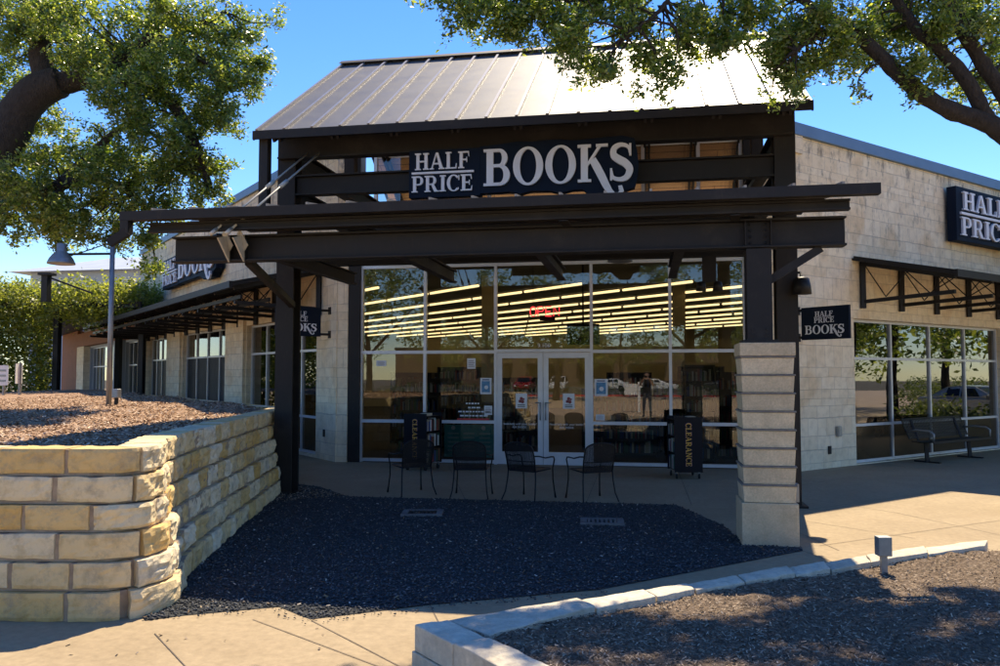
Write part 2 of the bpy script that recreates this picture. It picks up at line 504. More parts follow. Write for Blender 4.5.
class MB:
    def __init__(s):
        s.v, s.f, s.m, s.t = [], [], [], []
    def add(s, vs, fs, m=0, tint=None):
        k = len(s.v)
        s.v += [tuple(p) for p in vs]
        s.f += [tuple(i + k for i in f) for f in fs]
        s.m += [m] * len(fs)
        s.t += [0.5 if tint is None else tint] * len(vs)
    def fbox(s, F, a0, a1, b0, b1, c0, c1, m=0):
        vs = [F(a, b, c) for a in (a0, a1) for b in (b0, b1) for c in (c0, c1)]
        s.add(vs, [(0, 1, 3, 2), (4, 6, 7, 5), (0, 4, 5, 1), (2, 3, 7, 6), (0, 2, 6, 4), (1, 5, 7, 3)], m)
        return s
    def box(s, a0, a1, b0, b1, c0, c1, m=0):
        return s.fbox(WORLD, a0, a1, b0, b1, c0, c1, m)
    def bar(s, p0, p1, w, h, up=(0, 0, 1), m=0):
        p0, p1 = Vector(p0), Vector(p1)
        d = (p1 - p0).normalized()
        u = Vector(up)
        sd = d.cross(u)
        if sd.length < 1e-4:
            sd = d.cross(Vector((1, 0, 0)))
        sd.normalize()
        u = sd.cross(d)
        F = Frame(p0, d, sd, u)
        return s.fbox(F, 0, (p1 - p0).length, -w / 2, w / 2, -h / 2, h / 2, m)
    def ibeam(s, p0, p1, w, h, tf=0.025, tw=0.02, up=(0, 0, 1), m=0):
        p0, p1 = Vector(p0), Vector(p1)
        d = (p1 - p0).normalized()
        u = Vector(up)
        sd = d.cross(u).normalized()
        u = sd.cross(d)
        F = Frame(p0, d, sd, u)
        L = (p1 - p0).length
        s.fbox(F, 0, L, -w / 2, w / 2, -h / 2, -h / 2 + tf, m)
        s.fbox(F, 0, L, -w / 2, w / 2, h / 2 - tf, h / 2, m)
        s.fbox(F, 0, L, -tw / 2, tw / 2, -h / 2 + tf, h / 2 - tf, m)
        return s
    def tube(s, pts, r, n=8, m=0, cap=True):
        pts = [Vector(p) for p in pts]
        rs = r if isinstance(r, (list, tuple)) else [r] * len(pts)
        vs, fs = [], []
        ref = None
        for i, p in enumerate(pts):
            a = pts[max(0, i - 1)]
            b = pts[min(len(pts) - 1, i + 1)]
            d = (b - a).normalized()
            if ref is None:
                ref = d.orthogonal().normalized()
            ref = (ref - d * ref.dot(d))
            if ref.length < 1e-5:
                ref = d.orthogonal()
            ref.normalize()
            q = d.cross(ref)
            for k in range(n):
                t = 2 * math.pi * k / n
                vs.append(p + (ref * math.cos(t) + q * math.sin(t)) * rs[i])
        for i in range(len(pts) - 1):
            for k in range(n):
                k2 = (k + 1) % n
                fs.append((i * n + k, i * n + k2, (i + 1) * n + k2, (i + 1) * n + k))
        if cap:
            fs.append(tuple(range(n))[::-1])
            fs.append(tuple((len(pts) - 1) * n + k for k in range(n)))
        s.add(vs, fs, m)
        return s
    def lathe(s, prof, c, n=20, m=0, axis=None):
        c = Vector(c)
        F = axis or WORLD
        vs, fs = [], []
        for (r, z) in prof:
            for k in range(n):
                t = 2 * math.pi * k / n
                off = F.ex * (r * math.cos(t)) + F.ey * (r * math.sin(t)) + F.ez * z
                vs.append(c + off)
        for i in range(len(prof) - 1):
            for k in range(n):
                k2 = (k + 1) % n
                fs.append((i * n + k, i * n + k2, (i + 1) * n + k2, (i + 1) * n + k))
        fs.append(tuple(range(n))[::-1])
        fs.append(tuple((len(prof) - 1) * n + k for k in range(n)))
        s.add(vs, fs, m)
        return s
    def prism(s, poly, off, m=0):
        n = len(poly)
        off = Vector(off)
        vs = [Vector(p) for p in poly] + [Vector(p) + off for p in poly]
        fs = [tuple(range(n)), tuple(range(2 * n - 1, n - 1, -1))]
        fs += [(i, n + i, n + (i + 1) % n, (i + 1) % n) for i in range(n)]
        s.add(vs, fs, m)
        return s
    def sheet(s, poly, z, m=0):
        s.add([(p[0], p[1], z) for p in poly], [tuple(range(len(poly)))], m)
        return s
    def build(s, name, mats, parent=None, smooth=False, bevel=0, recalc=True, uv=True, sub=0):
        mats = mats if isinstance(mats, (list, tuple)) else [mats]
        me = bpy.data.meshes.new(name)
        off = Vector((0, 0, 0))
        p = parent
        while p is not None:
            off += p.location
            p = p.parent
        me.from_pydata([(x - off.x, y - off.y, z - off.z) for x, y, z in s.v], [], s.f)
        for m in mats:
            me.materials.append(m)
        me.polygons.foreach_set("material_index", s.m)
        if recalc:
            bm = bmesh.new()
            bm.from_mesh(me)
            bmesh.ops.recalc_face_normals(bm, faces=bm.faces)
            bm.to_mesh(me)
            bm.free()
        if uv:
            boxuv(me, off)
        if any(t != 0.5 for t in s.t):
            a = me.attributes.new('tint', 'FLOAT', 'POINT')
            a.data.foreach_set('value', s.t)
        if smooth:
            me.polygons.foreach_set("use_smooth", [True] * len(me.polygons))
        me.update()
        o = bpy.data.objects.new(name, me)
        COL.objects.link(o)
        if parent is not None:
            o.parent = parent
        if bevel:
            b = o.modifiers.new("bevel", 'BEVEL')
            b.width = bevel
            b.segments = 2
            b.limit_method = 'ANGLE'
            b.angle_limit = rad(40)
        return o

def boxuv(me, off):
    L = me.uv_layers.new(name="UVMap")
    nl = len(me.loops)
    if nl == 0:
        return
    vi = np.empty(nl, np.int32)
    me.loops.foreach_get("vertex_index", vi)
    co = np.empty(len(me.vertices) * 3)
    me.vertices.foreach_get("co", co)
    co = co.reshape(-1, 3) + np.array(off)
    no = np.empty(len(me.polygons) * 3)
    me.polygons.foreach_get("normal", no)
    no = no.reshape(-1, 3)
    lt = np.empty(len(me.polygons), np.int32)
    me.polygons.foreach_get("loop_total", lt)
    nn = np.repeat(no, lt, axis=0)
    p = co[vi]
    t = np.stack([-nn[:, 1], nn[:, 0], np.zeros(nl)], 1)
    ln = np.linalg.norm(t, axis=1, keepdims=True)
    flat = (np.abs(nn[:, 2]) > 0.75)
    t = np.where(ln > 1e-6, t / np.maximum(ln, 1e-6), 0)
    u = (p * t).sum(1)
    v = p[:, 2].copy()
    u[flat] = p[flat, 0]
    v[flat] = p[flat, 1]
    L.data.foreach_set("uv", np.stack([u, v], 1).ravel())

def tag(o, label=None, cat=None, group=None, kind=None):
    for k, v in (('label', label), ('category', cat), ('group', group), ('kind', kind)):
        if v:
            o[k] = v
    return o

def thing(name, label, cat, loc=(0, 0, 0), group=None):
    o = bpy.data.objects.new(name, None)
    o.empty_display_size = 0.2
    COL.objects.link(o)
    o.location = loc
    return tag(o, label, cat, group)

def copy_tree(o, parent=None):
    c = o.copy()
    COL.objects.link(c)
    if parent is not None:
        c.parent = parent
    for ch in [x for x in o.children]:
        copy_tree(ch, c)
    return c

def fast_mesh(name, verts, k, mat, parent=None, faces=None):
    """many small islands of k vertices each, one face per island (or given faces)."""
    off = Vector((0, 0, 0))
    p = parent
    while p is not None:
        off += p.location
        p = p.parent
    verts = verts - np.array(off)
    me = bpy.data.meshes.new(name)
    n = len(verts)
    me.vertices.add(n)
    me.vertices.foreach_set("co", verts.ravel())
    if faces is None:
        faces = np.arange(n).reshape(-1, k)
    nf, kk = faces.shape
    me.loops.add(nf * kk)
    me.loops.foreach_set("vertex_index", faces.ravel().astype(np.int32))
    me.polygons.add(nf)
    me.polygons.foreach_set("loop_start", (np.arange(nf) * kk).astype(np.int32))
    me.polygons.foreach_set("loop_total", np.full(nf, kk, np.int32))
    me.update(calc_edges=True)
    me.validate()
    me.materials.append(mat)
    o = bpy.data.objects.new(name, me)
    COL.objects.link(o)
    if parent is not None:
        o.parent = parent
    return o

def unit(a):
    return a / np.maximum(np.linalg.norm(a, axis=1, keepdims=True), 1e-9)

def leaf_verts(c, size, rng, flat=0.0, aspect=0.42):
    n = len(c)
    d = unit(rng.normal(size=(n, 3)) * np.array([1, 1, 0.7]))
    q = unit(np.cross(d, rng.normal(size=(n, 3)) + np.array([0, 0, flat])))
    s = size * rng.uniform(0.45, 1.45, (n, 1))
    w = s * aspect
    a = c - d * s * 0.5
    b = c + q * w * 0.5 + np.cross(d, q) * s * 0.08
    e = c + d * s * 0.5
    f = c - q * w * 0.5 + np.cross(d, q) * s * 0.08
    return np.stack([a, b, e, f], 1).reshape(-1, 3)

def chip_verts(c, L, W, rng, tilt=0.35):
    n = len(c)
    th = rng.uniform(0, 2 * math.pi, n)
    d = unit(np.stack([np.cos(th), np.sin(th), rng.normal(0, tilt, n)], 1))
    up = unit(np.stack([rng.normal(0, tilt, n), rng.normal(0, tilt, n), np.ones(n)], 1))
    q = unit(np.cross(up, d))
    l = L * rng.uniform(0.5, 1.5, (n, 1)) / 2
    w = W * rng.uniform(0.5, 1.4, (n, 1)) / 2
    return np.stack([c - d * l - q * w, c + d * l - q * w * 0.6, c + d * l * 0.9 + q * w, c - d * l * 0.8 + q * w], 1).reshape(-1, 3)

def in_poly(pts, poly):
    x, y = pts[:, 0], pts[:, 1]
    r = np.zeros(len(pts), bool)
    n = len(poly)
    for i in range(n):
        x0, y0 = poly[i]
        x1, y1 = poly[(i + 1) % n]
        if y0 == y1:
            continue
        c = ((y0 > y) != (y1 > y)) & (x < (x1 - x0) * (y - y0) / (y1 - y0) + x0)
        r ^= c
    return r

def sample_poly(poly, n, rng, near=None):
    a = np.array(poly)
    lo, hi = a.min(0), a.max(0)
    out = np.zeros((0, 2))
    while len(out) < n:
        p = rng.uniform(lo, hi, (n, 2))
        p = p[in_poly(p, poly)]
        if near is not None:
            p = p[rng.uniform(size=len(p)) < near(p)]
        out = np.concatenate([out, p])
    return out[:n]

# ------------------------------------------------------------------ serif lettering
def _arc(cx, cy, rx, ry, a0, a1, thx, thy, n=20):
    out = []
    for i in range(n):
        quad = []
        for a, k in ((a0 + (a1 - a0) * i / n, 0), (a0 + (a1 - a0) * (i + 1) / n, 0), (a0 + (a1 - a0) * (i + 1) / n, 1), (a0 + (a1 - a0) * i / n, 1)):
            t = rad(a)
            ex, ey = (rx - thx * k, ry - thy * k)
            quad.append((cx + ex * math.cos(t), cy + ey * math.sin(t)))
        out.append(quad)
    return out

def _rect(x0, y0, x1, y1):
    return [[(x0, y0), (x1, y0), (x1, y1), (x0, y1)]]

def _stroke(pts):
    """pts: (x, y, halfwidth) along a centre line"""
    out = []
    ls = []
    for i, (x, y, w) in enumerate(pts):
        a = pts[max(0, i - 1)]
        b = pts[min(len(pts) - 1, i + 1)]
        dx, dy = b[0] - a[0], b[1] - a[1]
        l = math.hypot(dx, dy) or 1
        nx, ny = -dy / l, dx / l
        ls.append(((x + nx * w, y + ny * w), (x - nx * w, y - ny * w)))
    for i in range(len(ls) - 1):
        out.append([ls[i][0], ls[i][1], ls[i + 1][1], ls[i + 1][0]])
    return out

SW, TH, SF = 0.19, 0.085, 0.075     # stem, thin stroke, serif height

def _stem(x, sw=SW, top=True, bot=True, ext=0.09):
    q = _rect(x, 0, x + sw, 1)
    if bot:
        q += _rect(x - ext, 0, x + sw + ext, SF)
    if top:
        q += _rect(x - ext, 1 - SF, x + sw + ext, 1)
    return q

def _spath(n=26):
    pts = []
    ctrl = [(0.60, 0.74), (0.55, 0.89), (0.34, 0.955), (0.155, 0.86), (0.145, 0.68), (0.30, 0.56), (0.47, 0.46), (0.585, 0.30), (0.50, 0.10), (0.31, 0.04), (0.12, 0.10), (0.07, 0.27)]
    wd = [0.035, 0.045, 0.055, 0.08, 0.095, 0.105, 0.105, 0.10, 0.08, 0.055, 0.045, 0.035]
    m = len(ctrl)
    for i in range(m - 1):
        p0, p1, p2, p3 = (ctrl[max(0, i - 1)], ctrl[i], ctrl[i + 1], ctrl[min(m - 1, i + 2)])
        for k in range(5):
            t = k / 5
            f = lambda a, b, c, d: 0.5 * (2 * b + (c - a) * t + (2 * a - 5 * b + 4 * c - d) * t * t + (3 * b - a - 3 * c + d) * t ** 3)
            pts.append((f(p0[0], p1[0], p2[0], p3[0]), f(p0[1], p1[1], p2[1], p3[1]), wd[i] * (1 - t) + wd[i + 1] * t))
    pts.append((*ctrl[-1], wd[-1]))
    return pts

def glyph(ch, swash=False):
    if ch == 'H':
        return _stem(0.09) + _stem(0.60) + _rect(0.28, 0.46, 0.60, 0.46 + TH), 0.88
    if ch == 'A':
        q = [[(0.07, 0.0), (0.15, 0.0), (0.45, 1.0), (0.38, 1.0)], [(0.38, 1.0), (0.52, 1.0), (0.84, 0), (0.63, 0)]]
        return q + _rect(0.18, 0.30, 0.68, 0.30 + TH) + _rect(0, 0, 0.25, SF) + _rect(0.55, 0, 0.92, SF), 0.92
    if ch == 'L':
        return _stem(0.09) + _rect(0.28, 0, 0.68, TH) + [[(0.60, 0), (0.68, 0), (0.70, 0.32), (0.66, 0.32)]], 0.74
    if ch in 'FE':
        q = _stem(0.09) + _rect(0.28, 1 - TH, 0.66, 1) + [[(0.58, 1), (0.66, 1), (0.68, 0.70), (0.64, 0.70)]]
        q += _rect(0.28, 0.47, 0.52, 0.47 + TH) + _rect(0.50, 0.36, 0.55, 0.66)
        if ch == 'E':
            q += _rect(0.28, 0, 0.68, TH) + [[(0.60, 0), (0.68, 0), (0.71, 0.31), (0.67, 0.31)]]
        return q, 0.76
    if ch in 'PR':
        q = _stem(0.09) + _rect(0.28, 1 - TH, 0.46, 1) + _rect(0.28, 0.43, 0.46, 0.43 + TH)
        q += _arc(0.46, 0.715, 0.26, 0.285, -90, 90, 0.165, TH)
        if ch == 'R':
            q += [[(0.40, 0.47), (0.58, 0.47), (0.82, 0.0), (0.60, 0.0)]] + _rect(0.60, 0, 0.90, SF)
            return q, 0.90
        return q, 0.76
    if ch == 'I':
        return _stem(0.09), 0.37
    if ch == 'C':
        return _arc(0.44, 0.5, 0.42, 0.52, 42, 318, 0.19, 0.07, 30) + _rect(0.72, 0.68, 0.78, 0.98) + _rect(0.70, 0.10, 0.74, 0.22), 0.82
    if ch == 'O':
        return _arc(0.45, 0.5, 0.44, 0.52, 0, 360, 0.20, 0.065, 36), 0.90
    if ch == 'B':
        q = _stem(0.09, 0.2) + _rect(0.29, 1 - TH, 0.46, 1) + _rect(0.29, 0.50, 0.48, 0.50 + TH) + _rect(0.29, 0, 0.46, TH)
        q += _arc(0.46, 0.75, 0.25, 0.25, -90, 90, 0.165, TH) + _arc(0.47, 0.29, 0.31, 0.29, -90, 90, 0.19, TH)
        return q, 0.82
    if ch == 'K':
        q = _stem(0.09, 0.2) + [[(0.29, 0.42), (0.29, 0.54), (0.62, 1.0), (0.72, 1.0)]] + _rect(0.52, 1 - SF, 0.86, 1)
        if swash:
            leg = [(0.42, 0.60, 0.10), (0.55, 0.38, 0.11), (0.68, 0.14, 0.11), (0.80, -0.10, 0.10), (0.91, -0.27, 0.08), (1.03, -0.36, 0.06), (1.17, -0.35, 0.055), (1.24, -0.25, 0.06), (1.21, -0.17, 0.065), (1.15, -0.18, 0.05)]
            q += _stroke(leg)
            return q, 0.84
        q += [[(0.36, 0.60), (0.50, 0.72), (0.90, 0.0), (0.66, 0.0)]] + _rect(0.62, 0, 0.95, SF)
        return q, 0.95
    if ch == 'S':
        q = _stroke(_spath())
        q += _rect(0.575, 0.66, 0.635, 0.98) + _rect(0.035, 0.02, 0.095, 0.34)
        return q, 0.68
    if ch == 'N':
        q = _stem(0.09, TH) + _stem(0.66, TH, bot=False) + [[(0.06, 1.0), (0.26, 1.0), (0.745, 0.0), (0.62, 0.0)]]
        return q, 0.84
    return [], 0.4

def word_width(w, gap=0.05, swash=False):
    return sum(glyph(c, swash)[1] + gap for c in w) - gap

def word(mb, F, txt, x0, z0, h, width, depth, d0, gap=0.05, swash=False, m=0):
    """serif word on the plane of frame F (a = along, b = outwards, c = up), read towards +a"""
    total = word_width(txt, gap, swash)
    k = width / total
    x = x0
    e = 0
    for c in txt:
        quads, w = glyph(c, swash)
        for q in quads:
            d = d0 + depth + (e % 7) * 0.0006
            e += 1
            poly = [F(x + p[0] * k, d0, z0 + p[1] * h) for p in q]
            mb.prism(poly, F.ey * (d - d0), m)
        x += (w + gap) * k

# ------------------------------------------------------------------ ground, paving, beds
ground = MB().box(-260, 260, -260, 320, -0.6, -0.06)
tag(ground.build('ground', M['earth']), kind='structure')
MB().box(-240, 240, -200, -38.3, -0.058, -0.02).build('parking_lot', M['asphalt'])['kind'] = 'structure'
tag(MB().box(-90, 90, -4.0, 95, -0.058, 0.0).build('pavement', M['concrete']), kind='structure')
tag(MB().box(-90, 90, -38, -4.002, -0.058, -0.004).build('lane_paving', mat_ground('lane_paving', [(0.3, (0.52, 0.37, 0.23)), (0.7, (0.62, 0.45, 0.29))], 0.8, 9)), kind='structure')
tag(MB().box(-90, 90, -38.3, -38.0, -0.058, 0.12).build('kerb', M['redkerb']), kind='structure')

GRAVEL = [(-6.05, 13.35), (-5.31, 12.95), (-4.47, 12.0), (-1.23, 12.04), (0.42, 12.05), (0.94, 10.49), (1.0, 9.9), (1.65, 9.9), (1.62, 9.15),
          (0.6, 8.17), (-0.4, 7.21), (-1.72, 6.50), (-2.21, 6.17), (-2.51, 5.97), (-2.89, 6.24), (-3.51, 5.89), (-3.72, 5.72), (-4.2, 6.2), (-6.2, 13.0)]
tag(MB().sheet(GRAVEL, 0.005).build('gravel_bed', M['gravel'], recalc=False), kind='structure')
rng = np.random.default_rng(3)
def near_g(p):
    d = np.hypot(p[:, 0], p[:, 1])
    return np.clip((7.5 / d) ** 2, 0.12, 1)
pc = sample_poly(GRAVEL, 26000, rng, near_g)
n = len(pc)
r = rng.uniform(0.006, 0.017, (n, 1))
octv = np.array([(1, 0, 0), (0, 1, 0), (-1, 0, 0), (0, -1, 0), (0, 0, 1), (0, 0, -0.6)], float)
th = rng.uniform(0, 6.28, n)
cs, sn = np.cos(th), np.sin(th)
V = np.empty((n, 6, 3))
sx = rng.uniform(0.7, 1.4, (n, 1))
ax = octv[None, :, 0] * sx
ay = octv[None, :, 1] / sx
V[:, :, 0] = pc[:, :1] + r * (ax * cs[:, None] - ay * sn[:, None])
V[:, :, 1] = pc[:, 1:] + r * (ax * sn[:, None] + ay * cs[:, None])
V[:, :, 2] = 0.008 + r * 0.3 + r * 0.7 * octv[None, :, 2]
of = np.array([(0, 1, 4), (1, 2, 4), (2, 3, 4), (3, 0, 4), (1, 0, 5), (2, 1, 5), (3, 2, 5), (0, 3, 5)])
F8 = (np.arange(n)[:, None, None] * 6 + of[None]).reshape(-1, 3)
tag(fast_mesh('gravel', V.reshape(-1, 3), 3, M['pebble'], faces=F8), 'dark grey gravel stones spread over the open bed', 'gravel', kind='stuff')
st_e = sample_poly([(-0.4, 7.2), (-1.72, 6.5), (-2.21, 6.17), (-2.51, 5.97), (-2.89, 6.24), (-3.51, 5.89), (-3.6, 5.75), (-2.9, 6.08), (-2.5, 5.80), (-2.1, 6.05), (-1.6, 6.38), (-0.3, 7.08)], 160, rng)
n2_ = len(st_e)
r2_ = rng.uniform(0.005, 0.014, (n2_, 1))
V2 = np.empty((n2_, 6, 3))
V2[:, :, 0] = st_e[:, :1] + r2_ * octv[None, :, 0]
V2[:, :, 1] = st_e[:, 1:] + r2_ * octv[None, :, 1] * 0.8
V2[:, :, 2] = 0.006 + r2_ * 0.5 + r2_ * 0.7 * octv[None, :, 2]
tag(fast_mesh('stray_gravel', V2.reshape(-1, 3), 3, M['pebble'], faces=(np.arange(n2_)[:, None, None] * 6 + of[None]).reshape(-1, 3)), 'loose gravel stones strayed onto the paving edge', 'gravel', kind='stuff')
# pale leaf bits lying on the gravel
lc = sample_poly(GRAVEL, 1500, rng)
extra = sample_poly([(-6.05, 13.3), (-4.47, 12.0), (-5.4, 11.0), (-5.9, 12.6)], 900, rng)
lc = np.concatenate([lc, extra])
lc = np.column_stack([lc, np.full(len(lc), 0.024)])
tag(fast_mesh('fallen_leaves', chip_verts(lc, 0.026, 0.012, rng), 4, M['litter']), 'small pale dry leaves strewn over the dark gravel', 'fallen leaves', kind='stuff')
# debris specks on the near pavement
lc = sample_poly([(-4.6, 4.6), (-1.9, 4.6), (-2.3, 6.0), (-3.6, 5.7)], 16, rng)
lc = np.column_stack([lc, np.full(len(lc), 0.008)])
tag(fast_mesh('leaf_debris', chip_verts(lc, 0.028, 0.014, rng), 4, M['chip']), 'scattered dark leaf bits on the near paving', 'leaf debris', kind='stuff')

tag(MB().sheet([(8.4, -3.9), (89, -3.9), (89, 92.8), (8.4, 12.2)], 0.006).build('side_lot', mat_ground('lot_concrete', [(0.3, (0.44, 0.34, 0.235)), (0.7, (0.54, 0.42, 0.30))], 0.5, 6), recalc=False), kind='structure')
# saw-cut joints of the paving
jt = MB()
def joint(p, q, w=0.008):
    p, q = Vector((*p, 0)), Vector((*q, 0))
    d = (q - p).normalized()
    s_ = Vector((-d.y, d.x, 0)) * w / 2
    jt.add([(*(p + s_).xy, 0.0045), (*(p - s_).xy, 0.0045), (*(q - s_).xy, 0.0045), (*(q + s_).xy, 0.0045)], [(0, 1, 2, 3)])
for p, q in [((-2.94, 5.89), (-1.25, 4.82)), ((-2.49, 5.94), (-0.9, 4.55)), ((-3.47, 5.45), (-2.5, 4.5)),
             ((-1.72, 6.5), (-1.4, 5.75)), ((-0.4, 7.2), (-0.15, 6.6)), ((1.6, 9.2), (1.95, 8.35)), ((1.66, 10.6), (2.0, 9.24)), ((1.85, 9.46), (4.9, 11.85)),
             ((2.28, 13.06), (3.3, 11.9)), ((3.3, 11.9), (4.3, 9.9)), ((2.0, 11.0), (3.0, 10.06)), ((1.4, 11.2), (6.6, 16.0)), ((0.62, 16.0), (0.64, 12.06)),
             ((-2.64, 12.0), (-3.9, 16.2)), ((-0.85, 12.06), (-0.88, 16.2)), ((-4.4, 14.1), (2.2, 14.1)), ((2.2, 14.1), (4.2, 16.5)), ((4.6, 13.9), (6.4, 15.8))]:
    joint(p, q)
tag(jt.build('pavement_joints', M['joint'], recalc=False), kind='structure')
# little earth lip where paving meets gravel at the notch
# mulch of the raised bed behind the retaining wall and of the near planter
def bed(name, poly, zf, mat, step, seed):
    a = np.array(poly)
    lo, hi = a.min(0), a.max(0)
    nx, ny = int((hi[0] - lo[0]) / step) + 2, int((hi[1] - lo[1]) / step) + 2
    rg = np.random.default_rng(seed)
    xs = lo[0] + np.arange(nx) * step
    ys = lo[1] + np.arange(ny) * step
    X, Y = np.meshgrid(xs, ys, indexing='ij')
    P = np.stack([X.ravel(), Y.ravel()], 1)
    Z = zf(P) + rg.normal(0, 0.008, len(P))
    fs = []
    ins = in_poly(P, poly).reshape(nx, ny)
    for i in range(nx - 1):
        for j in range(ny - 1):
            if ins[i, j] and ins[i + 1, j] and ins[i, j + 1] and ins[i + 1, j + 1]:
                fs.append((i * ny + j, (i + 1) * ny + j, (i + 1) * ny + j + 1, i * ny + j + 1))
    b = MB()
    used = sorted({k for f in fs for k in f})
    ix = {k: q for q, k in enumerate(used)}
    b.add([(P[k, 0], P[k, 1], Z[k]) for k in used], [tuple(ix[k] for k in f) for f in fs])
    o = b.build(name, mat, smooth=True, recalc=False)
    return tag(o, kind='structure')

PLANT = [(-1.2, 5.0), (-0.9, 5.15), (-0.5, 5.7), (0.3, 6.45), (1.1, 7.15), (2.05, 8.0), (3.25, 8.92), (3.9, 9.05), (9, 9.2), (9, 1.5), (2.4, 1.5), (0.65, 3.3)]
def zplant(p):
    x, y = p[:, 0], p[:, 1]
    d = np.abs((x + 1.2) * 0.62 - (y - 5.4) * 0.78)
    return 0.235 - 0.11 * np.clip((x + 1.2) / 4.6, 0, 1) + 0.12 * np.clip(d / 2.5, 0, 1) + 0.03 * np.sin(x * 1.7 + 1) * np.sin(y * 1.9)
bed('planter_soil', PLANT, zplant, M['mulch'], 0.09, 5)
pc = sample_poly(PLANT, 42000, rng, lambda p: np.clip((5 / np.hypot(p[:, 0], p[:, 1])) ** 1.5, 0.1, 1) * (p[:, 1] > 2.8) * (p[:, 0] < 5.5))
pc = np.column_stack([pc, zplant(pc) + 0.012])
tag(fast_mesh('wood_chips', chip_verts(pc, 0.025, 0.008, rng), 4, M['chip']), 'brown shredded mulch covering the near planter', 'mulch', kind='stuff')

RBED = [(-30, 2.2), (-9.6, 5.02), (-4.35, 5.9), (-4.18, 6.3), (-4.6, 7.2), (-6.34, 13.55), (-9.5, 16.8), (-20, 27.5), (-34, 24)]
def zbed(p):
    x, y = p[:, 0], p[:, 1]
    return 1.16 + 0.05 * np.sin(x * 0.9) * np.sin(y * 0.8) + 0.12 * np.clip((y - 6) / 8, 0, 1) * np.clip((-5.5 - x) / 3, 0, 1)
bed('raised_bed', RBED, zbed, M['mulch2'], 0.2, 6)
pc = sample_poly(RBED, 40000, rng, lambda p: np.clip((8 / np.hypot(p[:, 0], p[:, 1])) ** 1.4, 0.03, 1) * (p[:, 0] > -16) * (p[:, 1] > -0.9 * 0 + 5))
pc = np.column_stack([pc, zbed(pc) + 0.014])
tag(fast_mesh('bark_chips', chip_verts(pc, 0.05, 0.02, rng), 4, M['chip2']), 'dry reddish mulch and leaves on the raised bed', 'mulch', kind='stuff')

# ------------------------------------------------------------------ retaining wall of rock-faced blocks
def chaikin(p, k=2):
    for _ in range(k):
        q = [p[0]]
        for a, b in zip(p[:-1], p[1:]):
            q += [(a[0] * .75 + b[0] * .25, a[1] * .75 + b[1] * .25), (a[0] * .25 + b[0] * .75, a[1] * .25 + b[1] * .75)]
        q.append(p[-1])
        p = q
    return p
wall_path = chaikin([(-12.0, 4.68), (-7.0, 5.40), (-5.0, 5.68), (-4.45, 5.76), (-4.02, 5.82), (-3.92, 6.05), (-4.06, 6.45), (-4.36, 6.98), (-5.0, 9.2), (-5.8, 12.1), (-6.19, 13.55), (-6.45, 13.98), (-9.0, 16.6), (-14.0, 21.7)], 3)
WP = np.array(wall_path)
seg = np.hypot(*np.diff(WP, axis=0).T)
cum = np.concatenate([[0], np.cumsum(seg)])
def wpos(t):
    i = min(max(int(np.searchsorted(cum, t)) - 1, 0), len(seg) - 1)
    f = (t - cum[i]) / seg[i]
    p = WP[i] * (1 - f) + WP[i + 1] * f
    e = 0.12
    def at(u):
        u = min(max(u, 0), cum[-1])
        j = min(max(int(np.searchsorted(cum, u)) - 1, 0), len(seg) - 1)
        g = (u - cum[j]) / seg[j]
        return WP[j] * (1 - g) + WP[j + 1] * g
    d = at(t + e) - at(t - e)
    d = d / np.linalg.norm(d)
    return p, np.array([d[1], -d[0]])
wall = thing('retaining_wall', 'curved pale rock faced limestone wall holding up the raised bed', 'retaining wall', (-4.2, 6.2, 0))
from mathutils import noise as mnoise
NC, CH = 6, 0.212
rw = random.Random(12)
core = MB()
steps = np.arange(0, cum[-1], 0.25)
lv = []
